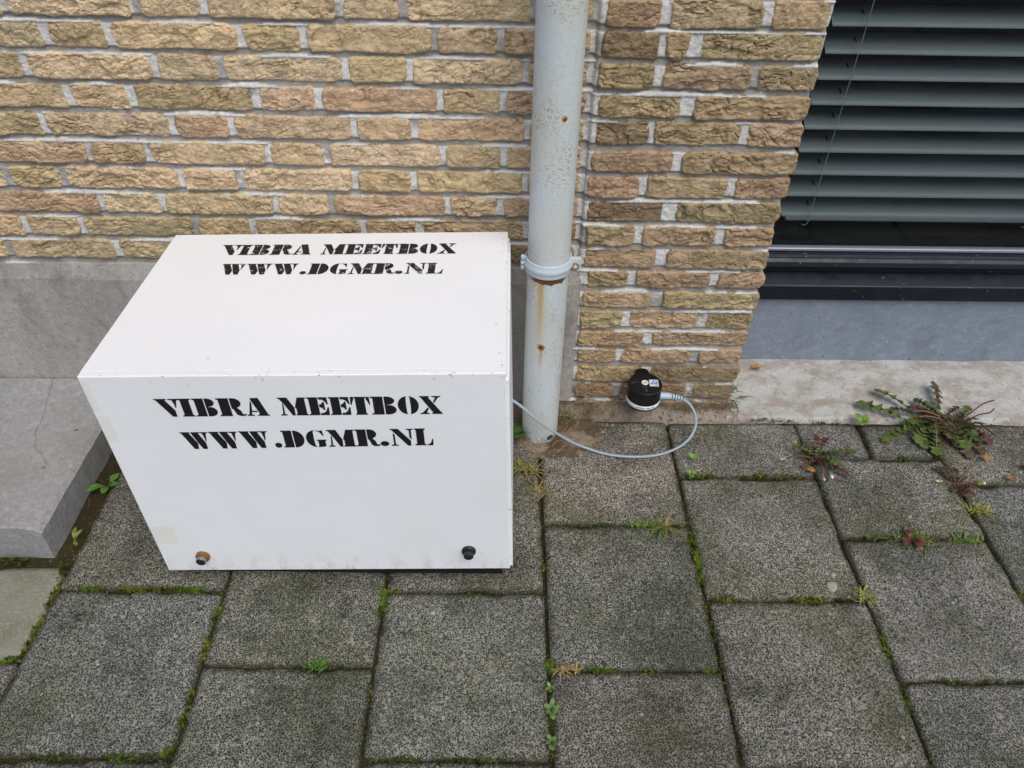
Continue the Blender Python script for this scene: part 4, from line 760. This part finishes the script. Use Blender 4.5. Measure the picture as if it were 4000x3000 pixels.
Cp = empty('dandelion', (.989, 1.114, 0)); tag(Cp, 'withered brown dandelion with pinkish stalks in the joint below the largest', 'weed', 'dandelions in the paving joints')
for i, (t_, w, c_) in enumerate([((.985,1.165),.026,BRN),((1.006,1.160),.024,(.055,.045,.02)),((1.0,1.068),.026,BRN),((.995,1.085),.022,GD),((1.015,1.075),.020,RD),((.965,1.165),.018,BRN),((1.02,1.135),.020,(.05,.05,.02)),((.975,1.09),.018,BRN),((1.03,1.10),.016,RD)]): add_leaf(Cp, (.989, 1.114), t_, w, c_, .005, .010, .15, 120+i)
for p in ([(.989,1.114,.008),(.985,1.14,.028),(.976,1.170,.024)], [(.99,1.114,.008),(1.02,1.138,.032),(1.05,1.156,.028)], [(.99,1.114,.008),(1.012,1.115,.014),(1.035,1.116,.010)], [(.989,1.114,.008),(.972,1.119,.012),(.962,1.121,.010)]): add_stem(Cp, p, [0.0013]*(len(smooth_path(p, 4))), (.16,.075,.055))
add_bud(Cp, (1.034,1.116,.010), (1, .05, 0), .018, (.13,.17,.04), (.60,.45,.22)); add_bud(Cp, (.963,1.121,.010), (-1,.1,0), .012, (.35,.32,.18), (.65,.6,.4))

def blades(mb_, cx, cy, n, ln, spread, z=.0, seed=0, wd=.0016, flat=.5, sx_=1.0, sy_=.5):
    r_ = random.Random(seed)
    for _ in range(n):
        a = r_.uniform(0, 2*math.pi); b = Vector((cx+r_.gauss(0, spread*sx_), cy+r_.gauss(0, spread*sy_), z)); L_ = ln*r_.uniform(.5, 1.15); el = r_.uniform(flat*.5, flat*1.6)
        d = Vector((math.cos(a)*math.cos(el), math.sin(a)*math.cos(el), math.sin(el))); s_ = Vector((-math.sin(a), math.cos(a), 0))*wd*r_.uniform(.6, 1.2)
        p1 = b+d*L_*.55; p2 = b+d*L_; p2.z -= L_*.22; p2.z = max(p2.z, z*.5+.001)
        mb_.add([b-s_, b+s_, p1+s_*.8, p1-s_*.8, p2], [(0,1,2,3), (3,2,4)])
def tuft(label, parts_, group='grass tufts in the paving joints', loc=(0, 0, 0)):
    g_ = empty('grass_tuft', loc); tag(g_, label, 'grass', group)
    for i, (args, colr) in enumerate(parts_):
        mb_ = MB(); blades(mb_, *args[0], **args[1]); mb_.v = [(p[0]-loc[0], p[1]-loc[1], p[2]-loc[2]) for p in mb_.v]; mb_.build('blades', M_leaf, g_, color=colr)
    return g_
GRS, YEL, STR = (.10, .15, .03), (.20, .18, .05), (.21, .15, .08)
tuft('grass tuft at the bottom corner of the brick pier', [(((.558, 1.395, 22, .060, .006), dict(seed=1, wd=.0018, flat=.35)), (.05, .11, .03)), (((.555, 1.402, 8, .04, .008), dict(seed=2, z=.02)), (.05, .11, .03))], 'grass tufts in the paving joints', (.558, 1.395, 0))
tuft('yellow green star shaped grass tuft in the joint in front of the sensor', [(((.334, 1.000, 26, .050, .006), dict(seed=3, flat=.3)), GRS), (((.338, 1.000, 14, .055, .005), dict(seed=4, flat=.3)), STR), (((.29, 1.002, 45, .016, .018), dict(seed=5, sy_=.15)), (.10, .17, .025))], loc=(.334, 1.0, 0))
tuft('yellowing grass tuft against the right side of the white box', [(((.042, 1.160, 40, .045, .016), dict(seed=6, flat=.3)), (.20, .19, .05)), (((.055, 1.155, 18, .05, .014), dict(seed=7, flat=.25)), STR)], loc=(.045, 1.16, 0))
tuft('dry straw coloured tuft between the box and the downpipe foot, farther from the wall', [(((.078, 1.085, 22, .045, .008), dict(seed=8, flat=.3, sx_=.5, sy_=1.6)), STR), (((.076, 1.095, 10, .04, .008), dict(seed=9, flat=.4)), (.16, .18, .04))], loc=(.078, 1.085, 0))
tuft('pale spiky tuft where two paving joints meet at right', [(((.694, .832, 34, .030, .007), dict(seed=10, sy_=1.2, sx_=.6)), (.23, .25, .06)), (((.694, .826, 6, .03, .008), dict(seed=11)), STR)], loc=(.694, .832, 0))
tuft('grass tuft at the end of the joint left of the rightmost tiles', [(((.955, .968, 70, .018, .018), dict(seed=12, sy_=.3)), (.11, .17, .03))], loc=(.955, .968, 0))
tuft('yellow green tuft in the joint below the withered dandelion', [(((1.012, 1.047, 30, .030, .010), dict(seed=13)), (.26, .28, .04)), (((1.010, 1.05, 14, .03, .01), dict(seed=14)), STR)], loc=(1.01, 1.045, 0))
tuft('orange dried tuft in the joint at bottom centre', [(((.112, .684, 26, .022, .005), dict(seed=15, flat=.3)), (.25, .18, .08)), (((.135, .683, 10, .016, .005), dict(seed=16)), (.30, .24, .05))], loc=(.112, .684, 0))
Dp = tuft('grass tuft mixed with dark red leaves in a joint at right', [(((.830, .966, 46, .040, .020), dict(seed=17, flat=.35, sy_=.35)), (.08, .12, .028)), (((.85, .966, 22, .04, .020), dict(seed=18, flat=.3, sy_=.4)), YEL)], loc=(.836, .966, 0))
for i, (t_, w, c_) in enumerate([((.808,.945),.014,RD),((.84,.938),.014,RD),((.828,.985),.014,RD),((.862,.966),.012,GR),((.850,.945),.012,RD)]): add_leaf(Dp, (.832, .966), t_, w, (c_[0]*1.3, c_[1], c_[2]), .006, .014, .25, 150+i, 3, True)
tuft('small grass blades beside the foot of the downpipe', [(((.142, 1.318, 12, .035, .006), dict(seed=19, flat=.5, z=.012)), (.10, .14, .04))], loc=(.142, 1.318, 0))
tuft('bright green round tuft in the joint below the box front', [(((-.320, .690, 70, .014, .008), dict(seed=21, flat=.7)), (.08, .18, .025))], loc=(-.320, .690, 0))

def seedling(label, c, leaves, colr, z=.004, group='small leafy weeds'):
    s_ = empty('seedling', (c[0], c[1], 0)); tag(s_, label, 'weed', group)
    for i, (t_, w) in enumerate(leaves): add_leaf(s_, c, t_, w, colr, z, z+.012, .2, 200+i, 3, True)
    return s_
seedling('bright green seedling with oval leaves left of the largest dandelion', (.846, 1.303), [((.838,1.324),.018),((.836,1.284),.018),((.866,1.306),.014),((.858,1.290),.014),((.864,1.318),.012)], (.14, .24, .035), .008)
seedling('green four leaved weed in the gap between step and box', (-.842, 1.100), [((-.876,1.076),.018),((-.826,1.128),.017),((-.818,1.098),.015),((-.838,1.070),.017)], (.085, .20, .028), -.004)
seedling('tiny green weed farther back in the gap beside the step', (-.832, 1.175), [((-.856,1.182),.014),((-.815,1.168),.016),((-.830,1.198),.012)], (.11, .22, .03), .010)
seedling('thin yellow green sprout near the front corner of the concrete step', (-.846, .945), [((-.852,.975),.008),((-.836,.97),.008),((-.83,.93),.008)], (.16, .2, .04), .006)
seedling('pale green rosette weed in the bottom centre joint, the larger one', (.086, .609), [((.074,.616),.009),((.090,.628),.008),((.101,.611),.008),((.089,.588),.010),((.077,.600),.009),((.098,.601),.008)], (.11, .18, .05), .001)
seedling('small rosette weed just above the larger one in the bottom centre joint', (.086, .645), [((.082,.656),.006),((.095,.649),.006),((.085,.635),.006),((.076,.642),.006)], (.12, .19, .045), .001)
seedling('rosette weed lowest in the bottom centre joint', (.084, .556), [((.078,.566),.007),((.093,.562),.007),((.085,.538),.010),((.074,.551),.007),((.094,.548),.007)], (.10, .17, .045), .001)
seedling('dark round leaved weed in the shade between box and downpipe', (.038, 1.250), [((.030,1.228),.026),((.052,1.232),.022),((.044,1.268),.020),((.024,1.262),.022)], (.04, .10, .015), .014)
seedling('tiny three leaved sprout right of the cable loop', (.428, 1.185), [((.420,1.196),.010),((.438,1.192),.010),((.430,1.172),.010)], (.16, .26, .04), .003)
seedling('tiny sprout at the left end of the joint right of the cable loop', (.415, 1.138), [((.405,1.148),.010),((.428,1.142),.010),((.414,1.122),.012)], (.17, .28, .05), .003)

# moss in the joints: one mass
ms = {0: MB(), 1: MB(), 2: MB()}
def moss_run(x0, y0, x1, y1, n, w=.004, k_=0, sz=.006, seed=0):
    r_ = random.Random(seed+int(abs(x0*1000))+int(abs(y0*777)))
    for _ in range(n):
        t_ = r_.random(); x = x0+(x1-x0)*t_+r_.gauss(0, w); y = y0+(y1-y0)*t_+r_.gauss(0, w); m_ = ms[r_.choice((k_, k_, (k_+1) % 3))]
        for b_ in range(5):
            a = r_.uniform(0, 6.28); el = r_.uniform(.3, 1.3); L_ = sz*r_.uniform(.5, 1.2); p = Vector((x+r_.gauss(0, .0012), y+r_.gauss(0, .0012), -.006+r_.random()*.006)); d = Vector((math.cos(a)*math.cos(el), math.sin(a)*math.cos(el), math.sin(el)))
            s_ = Vector((-math.sin(a), math.cos(a), 0))*L_*.16; m_.add([p-s_, p+s_, p+d*L_*.6+s_*.9, p+d*L_, p+d*L_*.6-s_*.9], [(0, 1, 2, 3, 4)])
for a in [(-.80,.843,-.745,.842,60,.003,0),(-.725,.842,-.660,.842,130,.003,1),(-.655,.843,-.62,.842,50,.003,2),(-.618,.842,-.565,.841,150,.004,0),(-.838,.86,-.840,.80,70,.003,1),(-.839,.79,-.840,.74,60,.003,1),(-.838,.735,-.840,.70,60,.003,1),(-.87,.697,-.85,.697,50,.004,0),
          (-.522,.80,-.523,.775,60,.004,0),(-.523,.745,-.523,.70,90,.003,1),(-.523,.64,-.523,.62,30,.003,1),(-.523,.598,-.523,.585,30,.003,1),(-.219,.842,-.219,.79,150,.004,0),(-.219,.84,-.19,.842,40,.003,1),(-.06,.842,-.03,.841,30,.003,2),(.085,.905,.085,.895,20,.003,1),(.086,.704,.088,.68,50,.004,0),(.10,.682,.105,.685,20,.003,0),
          (.165,.683,.20,.682,60,.003,0),(.26,.682,.275,.682,20,.003,1),(.355,.682,.375,.682,40,.003,0),(.388,.985,.389,.955,70,.003,0),(.389,.94,.389,.90,100,.0035,0),(.389,.89,.389,.865,50,.003,0),(.39,.76,.39,.74,20,.003,2),(.41,.827,.445,.827,60,.004,1),(.55,.827,.61,.826,120,.004,1),(.64,.826,.68,.826,40,.003,2),(.74,.976,.75,.976,14,.002,1),
          (.997,.86,.997,.84,20,.003,1),(.695,.755,.695,.70,60,.003,0),(.695,.66,.695,.61,40,.003,2),(-.74,.533,-.68,.533,50,.003,2),(-.625,.532,-.55,.533,60,.003,2),(-.535,.537,-.53,.545,40,.004,0),(-.10,.53,-.03,.53,50,.003,2),(-.20,.53,-.13,.53,40,.003,2),(.085,.60,.086,.53,90,.004,2),(.29,1.003,.33,1.003,60,.003,0),(.20,1.003,.21,1.003,20,.002,0),(.405,1.142,.47,1.141,60,.003,0),(-.98,.905,-.93,.905,80,.004,2),
          (-.85,.90,-.842,.87,50,.004,2),(.56,1.145,.58,1.142,40,.004,1),(.60,1.135,.66,1.14,40,.008,2),(.73,1.31,.80,1.312,30,.003,2),(.895,1.200,.94,1.195,40,.004,0),(.84,1.20,.83,1.28,25,.003,2),(.55,1.33,.70,1.322,60,.006,2)]: moss_run(*a)
for c, j, (x0, x1, y0, y1) in tiles:
    if not in_view(x0, x1, y0, y1, 0, 0): continue
    for (ax, ay, bx_, by_) in ((x0, y0, x1, y0), (x0, y0, x0, y1)):
        ln_ = math.hypot(bx_-ax, by_-ay)
        for q_ in range(int(ln_/.05)+1):
            if rnd.random() < (.20 if y0 > 1.1 else .42):
                t0 = rnd.random()*.85; t1 = t0+.15; moss_run(ax+(bx_-ax)*t0, ay+(by_-ay)*t0, ax+(bx_-ax)*t1, ay+(by_-ay)*t1, rnd.randint(6, 22), .0022, rnd.choice((2, 2, 2, 1)), .0042, c*7+j*3+q_)
for i, colr in enumerate(((.060, .115, .016), (.125, .135, .020), (.055, .058, .016))):
    o = ms[i].build('moss', M_moss, None, color=colr); o['kind'] = 'stuff'; o['label'] = ('bright green', 'yellow green', 'dark olive')[i]+' moss growing in the joints of the paving'; o['category'] = 'moss'

# litter: leaves, pebbles, crumbs
def fallen(label, p, rz, L_, w, colr, z=.012):
    o = link('fallen_leaf', leaf_mesh(L_, w, 3, .12, 0, 0, int(L_*1e4), True), M_dry, None, True, colr); o.location = (p[0], p[1], z); o.rotation_euler = (.1, 0, rz); tag(o, label, 'leaf', 'fallen leaves')
fallen('yellow orange fallen leaf on the pale strip near the pier corner', (.622, 1.482), .3, .034, .020, (.34, .20, .08), .024)
fallen('reddish fallen leaf at the right edge of the picture', (1.150, 1.178), -.4, .055, .022, (.24, .09, .06), .006)
fallen('brown curled leaf on the joint near the right edge', (1.100, 1.130), .2, .034, .016, (.22, .12, .05), .006)
fallen('orange dried leaf below the dandelion with white topped bud', (.668, 1.153), 0, .026, .016, (.28, .14, .04), .008)
fallen('orange tipped leaf at the lower right of the largest dandelion', (1.078, 1.202), -.6, .026, .016, (.28, .16, .04), .008)
def pebble(label, p, rx, ry, z, mat=M_peb):
    V, F = [], []; n = 16
    for lv, (s_, zz_) in enumerate(((1.0, -.003), (1.0, .0004), (.85, .0016), (.4, .0022))):
        for k_ in range(n):
            a = 2*math.pi*k_/n; q_ = 1+.13*math.sin(2*a+1)+.08*math.sin(3*a); V.append((rx*s_*q_*math.cos(a), ry*s_*q_*math.sin(a), zz_))
    for lv in range(3): F += [(lv*n+k_, lv*n+(k_+1) % n, (lv+1)*n+(k_+1) % n, (lv+1)*n+k_) for k_ in range(n)]
    F.append(tuple(3*n+k_ for k_ in range(n))); o = link('pebble', pymesh('pebble', V, F), mat, None, True); o.location = (p[0], p[1], z); tag(o, label, 'pebble', 'pale pebbles on the paving'); return o
pebble('largest pale flat pebble on the tile at right', (.6395, .858), .0095, .0125, .0005)
pebble('smaller pale pebble just above the largest pebble', (.650, .884), .0050, .0050, .0005)
pebble('small white pebble in the tile left of the bottom left joint', (-.70, .690), .0034, .0026, .0003)
pebble('small pale pebble on the tile below the box middle', (-.125, .795), .0042, .0048, .0005)
pebble('pinkish pebble on the tile right of the box lower corner', (.21, .872), .0042, .0030, .0003, plain('pink_pebble', (.34, .20, .13), .7))
crumbs = MB(); r_ = random.Random(5)
for _ in range(520):
    u = r_.random()
    if u < .45: x, y, z = r_.uniform(.10, .62), r_.gauss(1.335, .018), .003
    elif u < .6: x, y, z = r_.uniform(.58, 1.35), r_.gauss(1.318, .008), .002
    elif u < .75: x, y, z = r_.gauss(-.862, .018), r_.uniform(.9, 1.25), -.008
    else: x, y, z = r_.uniform(-.8, 1.3), r_.uniform(.52, 1.3), .0005
    if y > 1.355 and x < .555: continue
    if abs(x-.0865) < .043 and abs(y-1.2685) < .043: continue
    if u < .45: z = max(float(fillet(np.array(x), np.array(y))), .0)+.0005
    s_ = abs(r_.gauss(0, .0014))+.0007; a = r_.uniform(0, 6.28); p = [Vector((math.cos(a+k_*2.1)*s_*r_.uniform(.6, 1.3), math.sin(a+k_*2.1)*s_, 0)) for k_ in range(3)]; o_ = Vector((x, y, z))
    crumbs.add([o_+q_ for q_ in p]+[o_+Vector((0, 0, s_*1.1))], [(0, 1, 3), (1, 2, 3), (2, 0, 3)])
o = crumbs.build('crumbs', SA.m); o['kind'] = 'stuff'; o['label'] = 'loose crumbs of mortar and grit on the paving'; o['category'] = 'grit'
straw = MB(); r_ = random.Random(9)
for _ in range(46):
    x, y = r_.gauss(.125, .035), r_.gauss(1.232, .028); 
    if math.hypot(x-.0865, y-1.2685) < .044: continue
    a = r_.gauss(.6, .5); L_ = r_.uniform(.012, .045); z = max(float(fillet(np.array(x), np.array(y))), 0)+.0025
    straw.tube([(x, y, z), (x+L_*.5*math.cos(a), y+L_*.5*math.sin(a), z+.003), (x+L_*math.cos(a), y+L_*math.sin(a), z+.001)], .0005, 4)
o = straw.build('straw', objmat('straw', .8, .2), None, color=(.33, .24, .14)); o['kind'] = 'stuff'; o['label'] = 'dry straw scattered round the foot of the downpipe'; o['category'] = 'straw'
